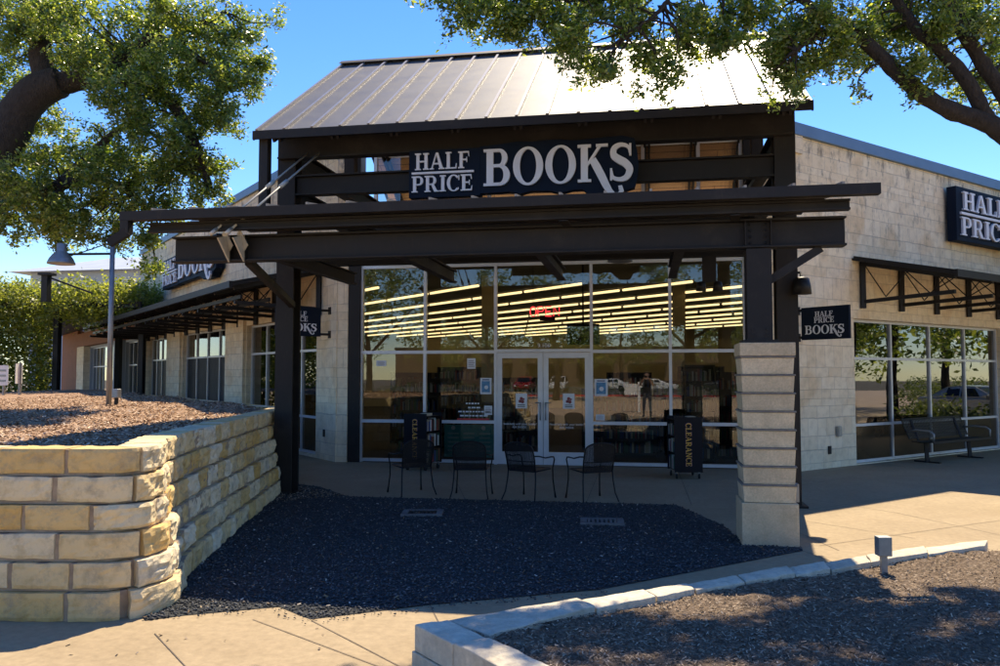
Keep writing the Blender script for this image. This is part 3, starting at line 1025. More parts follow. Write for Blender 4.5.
for c in range(NC):
    z0, z1 = c * CH, (c + 1) * CH
    bat = 0.20 * (1 - c / (NC - 1)) ** 1.1
    t = -rw.random() * 0.5
    blocks = MB()
    while t < cum[-1]:
        L = rw.uniform(0.42, 0.62) if t < 7.7 else rw.uniform(0.26, 0.5)
        a, b_ = max(t, 0), min(t + L, cum[-1])
        t += L
        if b_ - a < 0.12:
            continue
        gap = rw.uniform(0.026, 0.05) if t < 8.2 else rw.uniform(0.016, 0.034)
        a += gap / 2
        b_ -= gap / 2
        flat = a < 7.8
        pro = 0.0 if flat else rw.uniform(-0.016, 0.02)
        na, nz = max(5, int((b_ - a) / 0.036)), 7
        tint = rw.random()
        if flat:
            tint = tint * 0.9
        zg = rw.uniform(0.018, 0.030) if flat else rw.uniform(0.008, 0.018)
        amp = 0.007 if flat else 0.026
        seedv = Vector((rw.uniform(0, 50), rw.uniform(0, 50), 0))
        vs = []
        bz0, bz1 = z0 + (zg if c else 0), z1 - (0.004 if c < NC - 1 else 0)
        for k in range(nz + 1):
            zf = k / nz
            for i in range(na + 1):
                xf = i / na
                p, nrm = wpos(a + (b_ - a) * xf)
                edge = min(xf, 1 - xf) * (b_ - a)
                ez = min(zf, 1 - zf) * (bz1 - bz0)
                e = min(edge, ez)
                rnd = -(0.010 if flat else 0.016) * max(0, 1 - e / 0.022) ** 1.6
                q = seedv + Vector((xf * (b_ - a) * 6, zf * 1.6, 0))
                bulge = amp * (mnoise.noise(q) + 0.65 * mnoise.noise(q * 2.7) + 0.55 * mnoise.noise(q * 5.3) + 0.3 * mnoise.noise(q * 11)) 
                jx = mnoise.noise(q * 1.3 + Vector((9, 9, 0))) * 0.012
                jz = mnoise.noise(q * 1.1 + Vector((19, 3, 0))) * 0.010
                d = bat + rnd + bulge + pro
                tx = np.array([-nrm[1], nrm[0]])
                w = p + nrm * d + tx * jx * (1 if 0 < i < na else 0.8)
                vs.append((w[0], w[1], bz0 + (bz1 - bz0) * zf + (jz if (k < nz or c < NC - 1) else jz * 0.3)))
        m_ = na + 1
        fs = [(k * m_ + i, k * m_ + i + 1, (k + 1) * m_ + i + 1, (k + 1) * m_ + i) for k in range(nz) for i in range(na)]
        # back row (inner edge), top, bottom and ends
        base = len(vs)
        for zz in (bz0, bz1):
            for i in range(na + 1):
                p, nrm = wpos(a + (b_ - a) * i / na)
                w = p - nrm * (0.30 + (0.02 * mnoise.noise(seedv + Vector((i * 0.3, 0, 4)))))
                vs.append((w[0], w[1], zz + (0.008 * mnoise.noise(seedv + Vector((i * 0.4, 2, 4))) if zz == bz1 and c == NC - 1 else 0)))
        for i in range(na):
            fs.append((nz * m_ + i, nz * m_ + i + 1, base + m_ + i + 1, base + m_ + i))
            fs.append((i + 1, i, base + i, base + i + 1))
        fs.append(tuple([k * m_ for k in range(nz + 1)] + [base + m_, base]))
        fs.append(tuple([k * m_ + na for k in range(nz, -1, -1)] + [base + na, base + m_ + na]))
        blocks.add(vs, fs, 0, tint)
    blocks.build('stone_course', M['block'], wall, recalc=True)
    for t0 in steps[:-1]:
        (p0, n0), (p1, n1) = wpos(t0), wpos(min(t0 + 0.25, cum[-1]))
        o0, i0 = p0 + n0 * (bat - 0.022), p0 - n0 * 0.26
        o1, i1 = p1 + n1 * (bat - 0.022), p1 - n1 * 0.26
        core.add([(*o0, z0), (*o1, z0), (*i1, z0), (*i0, z0), (*o0, z1 - 0.006), (*o1, z1 - 0.006), (*i1, z1 - 0.006), (*i0, z1 - 0.006)],
                 [(0, 1, 5, 4), (4, 5, 6, 7), (2, 3, 7, 6)])
core.build('mortar', M['mortar'], wall, recalc=False)

# ------------------------------------------------------------------ planter edging of white limestone
edge = thing('planter_edging', 'low white limestone block edging along the near planter', 'edging', (-1.4, 5.5, 0))
EO = [(-1.27, 5.23), (-0.51, 5.9), (0.32, 6.61), (1.44, 7.62), (2.15, 8.27), (2.61, 8.63), (3.43, 9.19)]
EI = [(-0.95, 4.98), (-0.45, 5.64), (0.3, 6.37), (1.1, 7.03), (1.69, 7.58), (2.06, 7.92), (3.28, 8.86)]
def along(P, f):
    P = np.array(P)
    s_ = np.hypot(*np.diff(P, axis=0).T)
    c_ = np.concatenate([[0], np.cumsum(s_)]) / s_.sum()
    i = min(max(int(np.searchsorted(c_, f)) - 1, 0), len(s_) - 1)
    g = (f - c_[i]) / (c_[i + 1] - c_[i])
    return P[i] * (1 - g) + P[i + 1] * g
def edge_stone(o0, o1, i1, i0, z0, z1):
    b = MB()
    n_, k_ = 9, 4
    vs = []
    sv = Vector((rw.uniform(0, 30), rw.uniform(0, 30), 1))
    for i in range(n_ + 1):
        f = i / n_
        A, B = o0 * (1 - f) + o1 * f, i0 * (1 - f) + i1 * f
        for j in range(k_ + 1):
            g = j / k_
            p = A * (1 - g) + B * g
            jj = 0.012 * mnoise.noise(sv + Vector((f * 4, g * 2, 0)))
            vs.append((p[0] + jj, p[1] - jj, z1 + 0.008 * mnoise.noise(sv + Vector((f * 5, g * 3, 7))) - (0.008 if i in (0, n_) or j in (0, k_) else 0)))
    T = len(vs)
    for (x, y, z) in list(vs):
        vs.append((x, y, z0))
    w_ = k_ + 1
    fs = [(i * w_ + j, (i + 1) * w_ + j, (i + 1) * w_ + j + 1, i * w_ + j + 1) for i in range(n_) for j in range(k_)]
    for i in range(n_):
        for j in (0, k_):
            fs.append((i * w_ + j, (i + 1) * w_ + j, T + (i + 1) * w_ + j, T + i * w_ + j))
    for j in range(k_):
        for i in (0, n_):
            fs.append((i * w_ + j, i * w_ + j + 1, T + i * w_ + j + 1, T + i * w_ + j))
    b.add(vs, fs)
    return b.build('stone', M['kerb'], edge, bevel=0.008)
cuts = [0, 0.17, 0.27, 0.34, 0.43, 0.53, 0.61, 0.71, 0.85, 1.0]
for a, b_ in zip(cuts[:-1], cuts[1:]):
    g = 0.0012
    edge_stone(along(EO, a + g), along(EO, b_ - g), along(EI, b_ - g), along(EI, a + g), -0.05, 0.295 - 0.13 * (a + b_) / 2 + rw.uniform(-0.010, 0.012))
lo0, lo1 = np.array((-1.44, 5.07)), np.array((0.57, 3.04))
li0, li1 = np.array((-1.26, 5.21)), np.array((0.74, 3.21))
for a, b_ in ((0.0, 0.16), (0.165, 0.40), (0.405, 0.66), (0.665, 1.0)):
    edge_stone(lo0 * (1 - a) + lo1 * a, lo0 * (1 - b_) + lo1 * b_, li0 * (1 - b_) + li1 * b_, li0 * (1 - a) + li1 * a, 0.125, 0.295 + rw.uniform(-0.008, 0.01))
for a, b_ in ((-0.01, 0.27), (0.274, 0.53), (0.534, 1.0)):
    edge_stone(lo0 * (1 - a) + lo1 * a, lo0 * (1 - b_) + lo1 * b_, li0 * (1 - b_) + li1 * b_, li0 * (1 - a) + li1 * a, -0.05, 0.12)

# ------------------------------------------------------------------ the bookshop building
shop = thing('shop_building', 'single storey limestone bookshop with a glazed corner entrance', 'building', (0, 18, 0))

def wall_open(mb, F, s0, s1, z0, z1, thick, openings, m=0):
    ss = sorted({s0, s1, *[v for o in openings for v in o[:2]]})
    zs = sorted({z0, z1, *[v for o in openings for v in o[2:]]})
    for a, b in zip(ss[:-1], ss[1:]):
        run = None
        for c, d in list(zip(zs[:-1], zs[1:])) + [(None, None)]:
            hole = c is None or any(o[0] <= (a + b) / 2 <= o[1] and o[2] <= (c + d) / 2 <= o[3] for o in openings)
            if hole:
                if run:
                    mb.fbox(F, a, b, -thick, 0, run[0], run[1], m)
                run = None
            else:
                run = (run[0], d) if run else (c, d)

def window(F, s0, s1, z0, z1, cols, rails, glass, lower=None, inset=0.16, fw=0.055, name='window', mid=None):
    """aluminium window set in an opening; rails = inner rail heights; lower = material of the lowest row"""
    f = MB()
    xs = cols if isinstance(cols, list) else [s0 + (s1 - s0) * k / cols for k in range(cols + 1)]
    zs = [z0] + rails + [z1]
    d0, d1 = -inset - 0.06, -inset + 0.03
    for x in xs:
        x0 = min(max(x - fw / 2, s0), s1 - fw)
        f.fbox(F, x0, x0 + fw, d0, d1, z0, z1)
    for k, z in enumerate(zs):
        zz = min(max(z - fw / 2, z0), z1 - fw)
        for x, y in zip(xs[:-1], xs[1:]):
            a = min(max(x - fw / 2, s0), s1 - fw) + fw
            b = min(max(y - fw / 2, s0), s1 - fw)
            f.fbox(F, a, b, d0, d1 - 0.003, zz, zz + fw)
    w = f.build(name, M['alum'], shop)
    for k in range(len(zs) - 1):
        p = MB()
        for x, y in zip(xs[:-1], xs[1:]):
            a = max(x, s0 + fw / 2) + fw / 2 - 0.006
            b = min(y, s1 - fw / 2) - fw / 2 + 0.006
            c = max(zs[k], z0 + fw / 2) + fw / 2 - 0.006
            d = min(zs[k + 1], z1 - fw / 2) - fw / 2 + 0.006
            p.fbox(F, a, b, -inset - 0.02, -inset - 0.008, c, d)
        isl = lower is not None and k < (1 if not isinstance(lower, tuple) else lower[1])
        mt = (lower if not isinstance(lower, tuple) else lower[0]) if isl else glass
        p.build('lower_panel' if isl else 'glass', mt, w)
    return w

# left wing
lw = MB()
LO = [(1.08, 6.0, 0.05, 3.20), (7.72, 12.84, 0.05, 3.25), (14.8, 18.06, 0.05, 3.25)]
wall_open(lw, WL, 0.0, 19.7, 0.0, 6.8, 0.35, LO)
lw.build('left_wall', M['stone'], shop)
# pilasters standing a little proud between the windows
pl_ = MB()
for a, b in ((6.05, 7.68), (12.9, 14.75), (18.12, 19.7)):
    MB().fbox(WL, a, b, 0.002, 0.09, 0, 3.9).build('pier', M['stone'], shop)
MB().fbox(WL, -0.02, 19.8, -0.42, 0.07, 6.802, 7.02).build('coping', M['coping'], shop, bevel=0.01)
window(WL, 1.08, 6.0, 0.05, 3.20, 4, [0.88, 2.42], M['glassw'], M['spandrel'])
window(WL, 7.72, 12.84, 0.05, 3.25, 4, [0.75, 2.42], M['glassw'], (M['darkpane'], 2))
window(WL, 14.8, 18.06, 0.05, 3.25, 4, [0.75, 2.42], M['glassw'], (M['darkpane'], 2))
# glazed arcade at the far end of the left wing
far = MB()
FO = [(20.3, 24.2, 0.05, 3.35), (25.3, 34.0, 0.05, 3.35)]
WL2 = Frame(WL(0, -0.3, 0), WL.ex, WL.ey)
wall_open(far, WL2, 19.7, 36.6, 0, 4.6, 0.3, FO)
far.build('far_wall', M['greywall'], shop)
window(WL2, 20.3, 24.2, 0.05, 3.35, 4, [0.9, 2.3], M['glassw'])
window(WL2, 25.3, 34.0, 0.05, 3.35, 8, [0.9, 2.3], M['glassw'])
MB().fbox(WL, 36.62, 43, -2.0, 0.02, 0, 4.4).build('orange_wall', M['orange'], shop)
MB().fbox(WL, 20.2, 36.6, -0.29, 0.02, 3.45, 4.2).build('orange_band', M['orange'], shop)
MB().fbox(WL, 34.1, 36.55, -0.29, 0.04, 0, 3.44).build('column', M['stone'], shop)
MB().fbox(WL, 24.3, 25.2, -0.29, 0.05, 0, 3.44).build('column', M['greywall'], shop)
MB().fbox(WL, 19.9, 44, -0.25, 3.0, 4.42, 4.62).build('flat_canopy', M['steel2'], shop)

# right wing
rwm = MB()
RO = [(1.28, 7.82, 0.02, 3.02)]
wall_open(rwm, WR, -1.0, 26.0, 0.0, 6.55, 0.35, RO + [(9.6, 15.7, 0.02, 3.02)])
rwm.build('right_wall', M['stone'], shop)
MB().fbox(WR, -1.06, 26.1, -0.42, 0.07, 6.552, 6.80).build('coping', M['coping'], shop, bevel=0.01)
MB().fbox(WR, -1.0, -0.42, 0.002, 0.05, 6.2, 6.55).build('corner_block', M['stone'], shop)
window(WR, 1.28, 7.82, 0.02, 3.02, 4, [0.80, 2.20], M['glassw'], M['spandrel'])
window(WR, 9.6, 15.7, 0.02, 3.02, 4, [0.80, 2.20], M['glassw'], M['spandrel'])

# returns of the two stone corners into the storefront
MB().box(-6.515, -6.26, 16.72, 17.1, 0, 6.55).build('corner_return', M['stone'], shop)
MB().box(2.30, 2.66, 16.42, 17.1, 0, 6.3).build('corner_return', M['stone'], shop)

# storefront: jambs, header, glazing
MB().fbox(FA, -6.25, -6.0, -0.2, 0.12, 0, 6.75).build('jamb', M['steel'], shop)
MB().fbox(FA, 1.97, 2.28, -0.2, 0.12, 0, 6.75).build('jamb', M['steel'], shop)
hd = MB()
hd.fbox(FA, -6.0, 1.97, -0.25, 0.02, 4.20, 5.30)
hd.build('header', M['steel'], shop)
XS = [-5.99, -4.58, -3.06, -1.07, 0.51, 1.96]
f = MB()
fw = 0.06
def fbar(x0, x1, z0, z1, e=0.0):
    f.fbox(FA, x0, x1, -0.06, 0.05 - e, z0, z1)
for x in XS:
    fbar(x - fw / 2, x + fw / 2, 0.0, 4.2)
for (x0, x1) in zip(XS[:-1], XS[1:]):
    dr = abs(x0 + 3.06) < 0.01
    a, b = x0 + fw / 2, x1 - fw / 2
    for z in ([2.32, 4.13] if dr else [0.02, 0.84, 2.30, 4.13]):
        fbar(a, b, z, z + 0.065, 0.004)
store = f.build('storefront_window', M['alum'], shop)
for (x0, x1) in zip(XS[:-1], XS[1:]):
    dr = abs(x0 + 3.06) < 0.01
    rows = [(2.38, 4.135)] if dr else [(0.08, 0.845), (0.90, 2.305), (2.36, 4.135)]
    for c, d in rows:
        MB().fbox(FA, x0 + 0.025, x1 - 0.025, -0.012, 0.0, c, d).build('glass', M['glass'], store)
# double door
for k, (x0, x1) in enumerate(((-3.03, -2.07), (-2.06, -1.10))):
    d = MB()
    st = 0.105
    d.fbox(FA, x0, x0 + st, -0.03, 0.03, 0.01, 2.31)
    d.fbox(FA, x1 - st, x1, -0.03, 0.03, 0.01, 2.31)
    d.fbox(FA, x0 + st, x1 - st, -0.03, 0.027, 0.01, 0.27)
    d.fbox(FA, x0 + st, x1 - st, -0.03, 0.027, 2.20, 2.31)
    dd = d.build('door', M['alum'], shop)
    MB().fbox(FA, x0 + st - 0.005, x1 - st + 0.005, -0.006, 0.006, 0.265, 2.205).build('glass', M['glass'], dd)
    hx = x1 - 0.05 if k == 0 else x0 + 0.05
    h = MB()
    hx2 = hx - 0.1 if k == 0 else hx + 0.1
    h.tube([FA(hx, 0.03, 1.28), FA(hx, 0.08, 1.28), FA(hx, 0.08, 0.93), FA(hx, 0.03, 0.93)], 0.013, 8)
    h.tube([FA(hx, 0.08, 1.28), FA(hx2, 0.08, 1.28)], 0.011, 8)
    h.build('handle', M['galv'], dd, smooth=True)
# clerestory above the canopy
f = MB()
CX = [-5.7, -4.75, -3.2, -1.6, 0.0, 1.1, 1.93]
for x in CX:
    f.fbox(FA, x - 0.035, x + 0.035, -0.05, 0.04, 5.30, 6.62)
for z in (5.30, 6.00, 6.55):
    f.fbox(FA, -5.66, 1.89, -0.05, 0.036, z, z + 0.055)
cl = f.build('clerestory_window', M['alum'], shop)
MB().fbox(FA, -5.66, 1.89, -0.01, 0.0, 5.34, 6.56).build('glass', M['glass'], cl)

# floors, ceiling, roof deck, interior walls
p0, p1 = WL(36, -0.62, 0), WR(26, -0.36, 0)
ring = [(-6.3, 16.9), (p0.x, p0.y), (p0.x, 58), (p1.x, 58), (p1.x, p1.y), (2.4, 16.9)]
MB().prism([(x, y, 0.004) for x, y in ring], (0, 0, 0.012)).build('interior_floor', M['carpet'], shop)
MB().prism([(x, y, 4.5) for x, y in ring], (0, 0, 0.1)).build('interior_ceiling', M['ceil'], shop)
MB().prism([(x, y, 5.16) for x, y in ring], (0, 0, 0.12)).build('roof_deck', M['membrane'], shop)
bw = MB()
bw.box(p0.x, p1.x, 46.0, 46.2, 0.02, 4.49)
bw.box(p0.x, p1.x, 57.8, 58, 0.02, 6.5)
bw.build('back_wall', M['cream'], shop)
# interior columns
for x, y in ((-4.1, 21.5), (0.9, 22.0)):
    MB().box(x - 0.16, x + 0.16, y - 0.16, y + 0.16, 0.02, 4.5).build('interior_column', M['cream'], shop)

# fluorescent strip lights (lit), rows running parallel to the left wing
q45 = 2 ** -0.5
ROWS = [9.1 + 1.78 * k for k in range(12)]
for k, p in enumerate(ROWS):
    # start where the line crosses y = 19.3, or just behind the right wing
    x = p / q45 - 19.3
    y = 19.3
    q = (-x + y) * q45
    if x > 3.6:
        q = 9.69 + 2.0
    t = thing('strip_light', 'row of lit yellow fluorescent strip lights under the shop ceiling', 'ceiling light', (0, 0, 4.0), 'fluorescent strip light rows inside the shop')
    e = q
    end = min(42.0, q + 27)
    while e < end:
        a, b = e, e + 2.36
        e += 2.44
        P = lambda s, z, w=0: Vector(((p * q45 - s * q45), (p * q45 + s * q45), z))
        if P(b, 0).y > 45.5:
            break
        MB().bar(P(a, 4.055), P(b, 4.055), 0.10, 0.05).build('housing', M['white'], t)
        MB().tube([P(a + 0.03, 4.0), P(b - 0.03, 4.0)], 0.028, 6).build('tube', M['tube'], t)

# ------------------------------------------------------------------ entrance gable roof on steel posts
porch = thing('entrance_porch', 'tall dark steel porch with a ridged standing seam metal roof over the entrance', 'porch', (-1.8, 12.25, 0))
YE, ZE, YR, ZR, YB = 11.4, 5.52, 15.0, 7.92, 18.2
XL, XR = -5.78, 2.24
sl = (ZR - ZE) / (YR - YE)
ZB = ZR - (YB - YR) * sl
rf = MB()
T = 0.05
rf.prism([(XL, YE, ZE), (XL, YR, ZR), (XL, YR, ZR - T), (XL, YE, ZE - T)], (XR - XL, 0, 0))
rf.prism([(XL, YR, ZR), (XL, YB, ZB), (XL, YB, ZB - T), (XL, YR, ZR - T)], (XR - XL, 0, 0))
roof = rf.build('roof', M['roof'], porch)
sm = MB()
nS = 18
nrm = Vector((0, -sl, 1)).normalized()
for i in range(nS + 1):
    x = XL + 0.04 + (XR - XL - 0.08) * i / nS
    a, b = Vector((x, YE - 0.005, ZE)), Vector((x, YR, ZR))
    sm.bar(a + nrm * 0.017, b + nrm * 0.017, 0.042, 0.045, up=nrm)
    a, b = Vector((x, YR, ZR)), Vector((x, YB, ZB))
    sm.bar(a + Vector((0, sl, 1)).normalized() * 0.017, b + Vector((0, sl, 1)).normalized() * 0.017, 0.028, 0.045, up=(0, sl, 1))
sm.build('seam', M['seam'], roof)
MB().prism([(XL - 0.02, YR - 0.16, ZR - 0.03), (XL - 0.02, YR, ZR + 0.075), (XL - 0.02, YR + 0.16, ZR - 0.03), (XL - 0.02, YR, ZR + 0.02)], (XR - XL + 0.04, 0, 0)).build('ridge_cap', M['steel'], roof)
fs_ = MB()
fs_.box(XL - 0.02, XR + 0.02, YE - 0.03, YE + 0.0, ZE - 0.12, ZE + 0.01)
for x in (XL - 0.022, XR):
    for (ya, za, yb, zb) in ((YE, ZE, YR, ZR), (YR, ZR, YB, ZB)):
        fs_.prism([(x, ya, za - 0.002), (x, yb, zb - 0.002), (x, yb, zb - 0.13), (x, ya, za - 0.13)], (0.022, 0, 0))
fs_.build('fascia', M['steel'], roof)
# planked soffit under the roof sheets
sf = MB()
sf.prism([(XL + 0.02, YE + 0.03, ZE - 0.055), (XL + 0.02, YR, ZR - 0.055), (XL + 0.02, YR, ZR - 0.085), (XL + 0.02, YE + 0.03, ZE - 0.085)], (XR - XL - 0.04, 0, 0))
sf.prism([(XL + 0.02, YR, ZR - 0.055), (XL + 0.02, YB, ZB - 0.055), (XL + 0.02, YB, ZB - 0.085), (XL + 0.02, YR, ZR - 0.085)], (XR - XL - 0.04, 0, 0))
sf.build('soffit', M['wood'], roof)
# rafters
for i in range(9):
    x = XL + 0.3 + (XR - XL - 0.6) * i / 8
    b = MB()
    for dx in (-0.045, 0.045):
        b.bar((x + dx, YE + 0.1, ZE - 0.15 + 0.1 * sl), (x + dx, YR, ZR - 0.15), 0.04, 0.12)
        b.bar((x + dx, YR, ZR - 0.15), (x + dx, YB - 0.1, ZB - 0.15 + 0.1 * sl), 0.04, 0.12)
    b.build('rafter', M['steel'], porch)
PX = (-5.585, 2.0)
for x in PX:
    MB().ibeam((x, 12.25, 0.0), (x, 12.25, 5.62), 0.29, 0.29, 0.03, 0.025, up=(0, 1, 0)).box(x - 0.22, x + 0.22, 12.03, 12.47, 0.0, 0.03).build('post', M['steel'], porch)
    b = MB()
    b.ibeam((x, 12.41, 5.36), (x, 18.0, 5.36), 0.2, 0.30)
    b.ibeam((x, 12.41, 4.72), (x, 16.7, 4.72), 0.2, 0.30)
    b.build('side_beam', M['steel'], porch)
    MB().bar((x, 12.4, 6.06), (x, 12.4, 5.62), 0.2, 0.2, up=(1, 0, 0)).build('post_cap', M['steel'], porch)
    # rear post on the building edge
    MB().box(x - 0.09, x + 0.09, 18.0, 18.18, 5.29, 5.65).build('rear_stub', M['steel'], porch)
MB().ibeam((PX[0] - 0.1, 12.08, 5.44), (PX[1] + 0.1, 12.08, 5.44), 0.2, 0.36).build('front_beam', M['steel'], porch)
MB().ibeam((PX[0] + 0.147, 12.2, 4.86), (PX[1] - 0.147, 12.2, 4.86), 0.18, 0.32).build('middle_beam', M['steel'], porch)
MB().ibeam((PX[0] + 0.12, 15.0, 7.6), (PX[1] - 0.12, 15.0, 7.6), 0.18, 0.3).build('ridge_beam', M['steel'], porch)
for x in PX:
    MB().box(x - 0.1, x + 0.1, 14.9, 15.1, 5.52, 7.44).build('king_post', M['steel'], porch)
dsp = MB()
dsp.box(-5.755, -5.615, 11.50, 11.64, 4.16, 5.55)
dsp.build('downspout', M['steel'], porch)

# ------------------------------------------------------------------ lower canopy in front of the porch
can = thing('entrance_canopy', 'long low flat steel canopy hung in front of the porch and storefront', 'canopy', (-1.85, 9.6, 0))
ZF = 3.755
deck = MB()
cs_ = 0.14                                              # slope of the deck, rising to the rear
def cz(y):
    return ZF + 0.11 + (y - 9.2) * cs_
deck.prism([(-6.10, 9.2, cz(9.2)), (-6.10, 12.0, cz(12.0)), (-6.10, 12.0, cz(12.0) - 0.04), (-6.10, 9.2, cz(9.2) - 0.04)], (8.3, 0, 0))
dk = deck.build('roof', M['roof'], can)
sb = MB()
for i in range(17):
    x = -6.02 + 8.14 * i / 16
    sb.bar((x, 9.21, cz(9.21) + 0.03), (x, 12.0, cz(12.0) + 0.03), 0.028, 0.06)
sb.build('seam', M['seam'], dk)
gt = MB()
gt.box(-6.38, 2.46, 9.08, 9.20, ZF + 0.0, ZF + 0.115)
gt.build('gutter', M['steel'], can)
sp = MB()
sp.bar((-6.32, 9.14, ZF - 0.002), (-6.32, 9.14, ZF - 0.16), 0.11, 0.11)
sp.bar((-6.30, 9.14, ZF - 0.13), (-6.50, 9.06, ZF - 0.28), 0.10, 0.10)
sp.build('spout', M['steel'], can)
pu = MB()
pu.ibeam((-6.12, 9.33, ZF - 0.062), (2.20, 9.33, ZF - 0.062), 0.1, 0.12)
for y in (10.4, 11.8):
    pu.ibeam((-6.05, y, cz(y) - 0.10), (2.16, y, cz(y) - 0.10), 0.1, 0.11)
pu.build('purlin', M['steel'], can)
ZBM = 3.445
MB().ibeam((-5.93, 9.6, ZBM), (2.21, 9.6, ZBM), 0.2, 0.33).build('front_beam', M['steel'], can, bevel=0.006)
for x in (-4.75, -3.05, -1.28, 0.43):
    MB().ibeam((x, 9.71, ZBM + 0.0), (x, 12.95, ZBM + 0.0), 0.12, 0.2).build('rafter', M['steel'], can)
st_ = MB()
for x in (1.13, 1.41, -5.13, -4.93):
    st_.box(x - 0.006, x + 0.006, 9.502, 9.588, ZBM - 0.138, ZBM + 0.138)
st_.build('stiffener', M['steel'], can)
bo = MB()
AX = Frame((0, 0, 0), (1, 0, 0), (0, 0, 1), (0, -1, 0))
for x in (1.19, 1.35):
    for z_ in (ZBM - 0.10, ZBM - 0.03, ZBM + 0.04, ZBM + 0.11):
        bo.lathe([(0.016, 0.0), (0.016, 0.012), (0.008, 0.016)], (x, 9.588, z_), 6, axis=AX)
for x in (1.19, 1.35):
    for z_ in (2.30, 2.36):
        bo.lathe([(0.014, 0.0), (0.014, 0.012)], (x, 9.462, z_), 6, axis=AX)
bo.build('bolts', M['steel2'], can)
MB().ibeam((-5.4, 12.5, ZBM + 0.26), (1.84, 12.5, ZBM + 0.26), 0.16, 0.2).build('rear_beam', M['steel'], can)
for x in (-5.13, -4.93):
    g_ = MB()
    g_.prism([(x - 0.01, 9.49, ZBM + 0.16), (x - 0.01, 9.20, ZBM + 0.08), (x - 0.01, 9.49, ZBM - 0.18)], (0.02, 0, 0))
    g_.prism([(x - 0.085, 9.48, ZBM + 0.17), (x + 0.005, 9.38, ZBM + 0.21), (x + 0.085, 9.44, ZBM + 0.02), (x - 0.005, 9.50, ZBM - 0.06)], (0, -0.016, 0))
    g_.build('gusset', M['rod'], can)
    r_ = MB()
    top = Vector((x - 0.06, 12.0, 5.32))
    bot = Vector((x - 0.02, 9.10, ZBM + 0.12))
    r_.tube([bot, top], 0.0145, 8)
    mid = bot.lerp(top, 0.55)
    r_.tube([mid - (top - bot).normalized() * 0.12, mid + (top - bot).normalized() * 0.12], 0.032, 8)
    r_.tube([bot - (top - bot).normalized() * 0.02, bot + (top - bot).normalized() * 0.13], 0.026, 8)
    r_.build('tie_rod', M['rod'], can, smooth=True)
MB().ibeam((1.27, 9.6, 2.24), (1.27, 9.6, ZBM - 0.18), 0.27, 0.24, 0.025, 0.02, up=(0, 1, 0)).box(1.08, 1.46, 9.42, 9.78, 2.205, 2.24).build('post', M['steel'], can)
MB().bar((1.40, 9.6, 2.92), (1.95, 9.6, ZBM - 0.18), 0.09, 0.09).build('brace', M['steel'], can)
MB().bar((-5.45, 12.1, 2.95), (-5.0, 9.75, ZBM - 0.14), 0.09, 0.09).build('brace', M['steel'], can)
for x in (1.0, -0.9):
    MB().bar((x, 9.28, ZF - 0.14), (x + 0.02, 9.5, ZBM + 0.15), 0.1, 0.012).build('clip', M['steel'], can)

# ------------------------------------------------------------------ pillar of stepped concrete blocks
pil = thing('block_pillar', 'stout buff pillar of stepped concrete blocks carrying the canopy post', 'pillar', (1.32, 9.62, 0))
pw, pd = 0.275, 0.275
def pbox(w, z0, z1, mat, nm, bv=0.006, taper=0.0):
    b = MB()
    t = w - taper
    cx, cy = 1.325, 9.63
    vs = [(cx + sx_ * (w if z == z0 else t), cy + sy_ * (w if z == z0 else t), z) for z in (z0, z1) for sx_, sy_ in ((-1, -1), (1, -1), (1, 1), (-1, 1))]
    b.add(vs, [(0, 1, 2, 3), (7, 6, 5, 4), (0, 1, 5, 4), (1, 2, 6, 5), (2, 3, 7, 6), (3, 0, 4, 7)])
    return b.build(nm, mat, pil, bevel=bv)
pbox(0.298, -0.02, 0.46, M['cmu'], 'base', 0.008)
z = 0.463
nb = 8
bh = (2.06 - 0.463) / nb
for k in range(nb):
    pbox(0.268, z, z + bh - 0.022, M['cmu'], 'block', 0.006, -0.012)
    pbox(0.291, z + bh - 0.021, z + bh - 0.001, M['ledge'], 'ledge', 0.004)
    z += bh
pbox(0.294, z + 0.001, 2.205, M['cmu'], 'cap', 0.008)
MB().box(1.63, 1.70, 9.75, 9.87, 0.42, 0.62).build('junction_box', M['galv'], pil)

# ------------------------------------------------------------------ shop signs
sign = thing('shop_sign', 'big navy sign with white serif letters hung on the porch beams over the canopy', 'sign', (-1.8, 11.95, 4.5))
SF_ = Frame((0, 11.99, 0), (1, 0, 0), (0, -1, 0))
pn = MB()
pn.fbox(SF_, -3.50, -2.40, -0.05, 0.10, 4.53, 5.25)
def outline(F, pts, d0, d1):
    pn.prism([F(x, d0, z) for x, z in pts], F.ey * (d1 - d0))
pts = [(-2.398, 4.56), (-1.95, 4.57), (-1.80, 4.53), (-1.62, 4.57), (-1.35, 4.56), (-1.2, 4.52), (-1.02, 4.56), (-0.86, 4.56), (-0.74, 4.44), (-0.62, 4.36), (-0.36, 4.36), (-0.27, 4.52), (-0.12, 4.56), (-0.08, 4.72), (-0.06, 4.9), (-0.08, 5.1), (-0.12, 5.28), (-0.3, 5.33), (-1.0, 5.29), (-1.2, 5.32), (-1.45, 5.32), (-1.6, 5.30), (-1.8, 5.32), (-2.0, 5.30), (-2.3, 5.27), (-2.398, 5.27)]
outline(SF_, pts, -0.05, 0.10)
pn.build('panel', M['navy'], sign)
lt = MB()
word(lt, SF_, 'HALF', -3.40, 4.945, 0.255, 0.86, 0.03, 0.102)
word(lt, SF_, 'PRICE', -3.45, 4.605, 0.245, 0.95, 0.03, 0.102)
lt.fbox(SF_, -3.45, -2.49, 0.102, 0.132, 4.88, 4.912)
lt.build('lettering', M['letter'], sign)
lt = MB()
word(lt, SF_, 'BOOKS', -2.34, 4.655, 0.555, 2.20, 0.04, 0.102, 0.04, True)
lt.build('lettering', M['letter'], sign)
hg = MB()
for x in (-3.1, -1.8, -0.5):
    hg.box(x - 0.02, x + 0.02, 11.985, 12.105, 4.9, 4.98)
hg.build('bracket', M['steel'], sign)

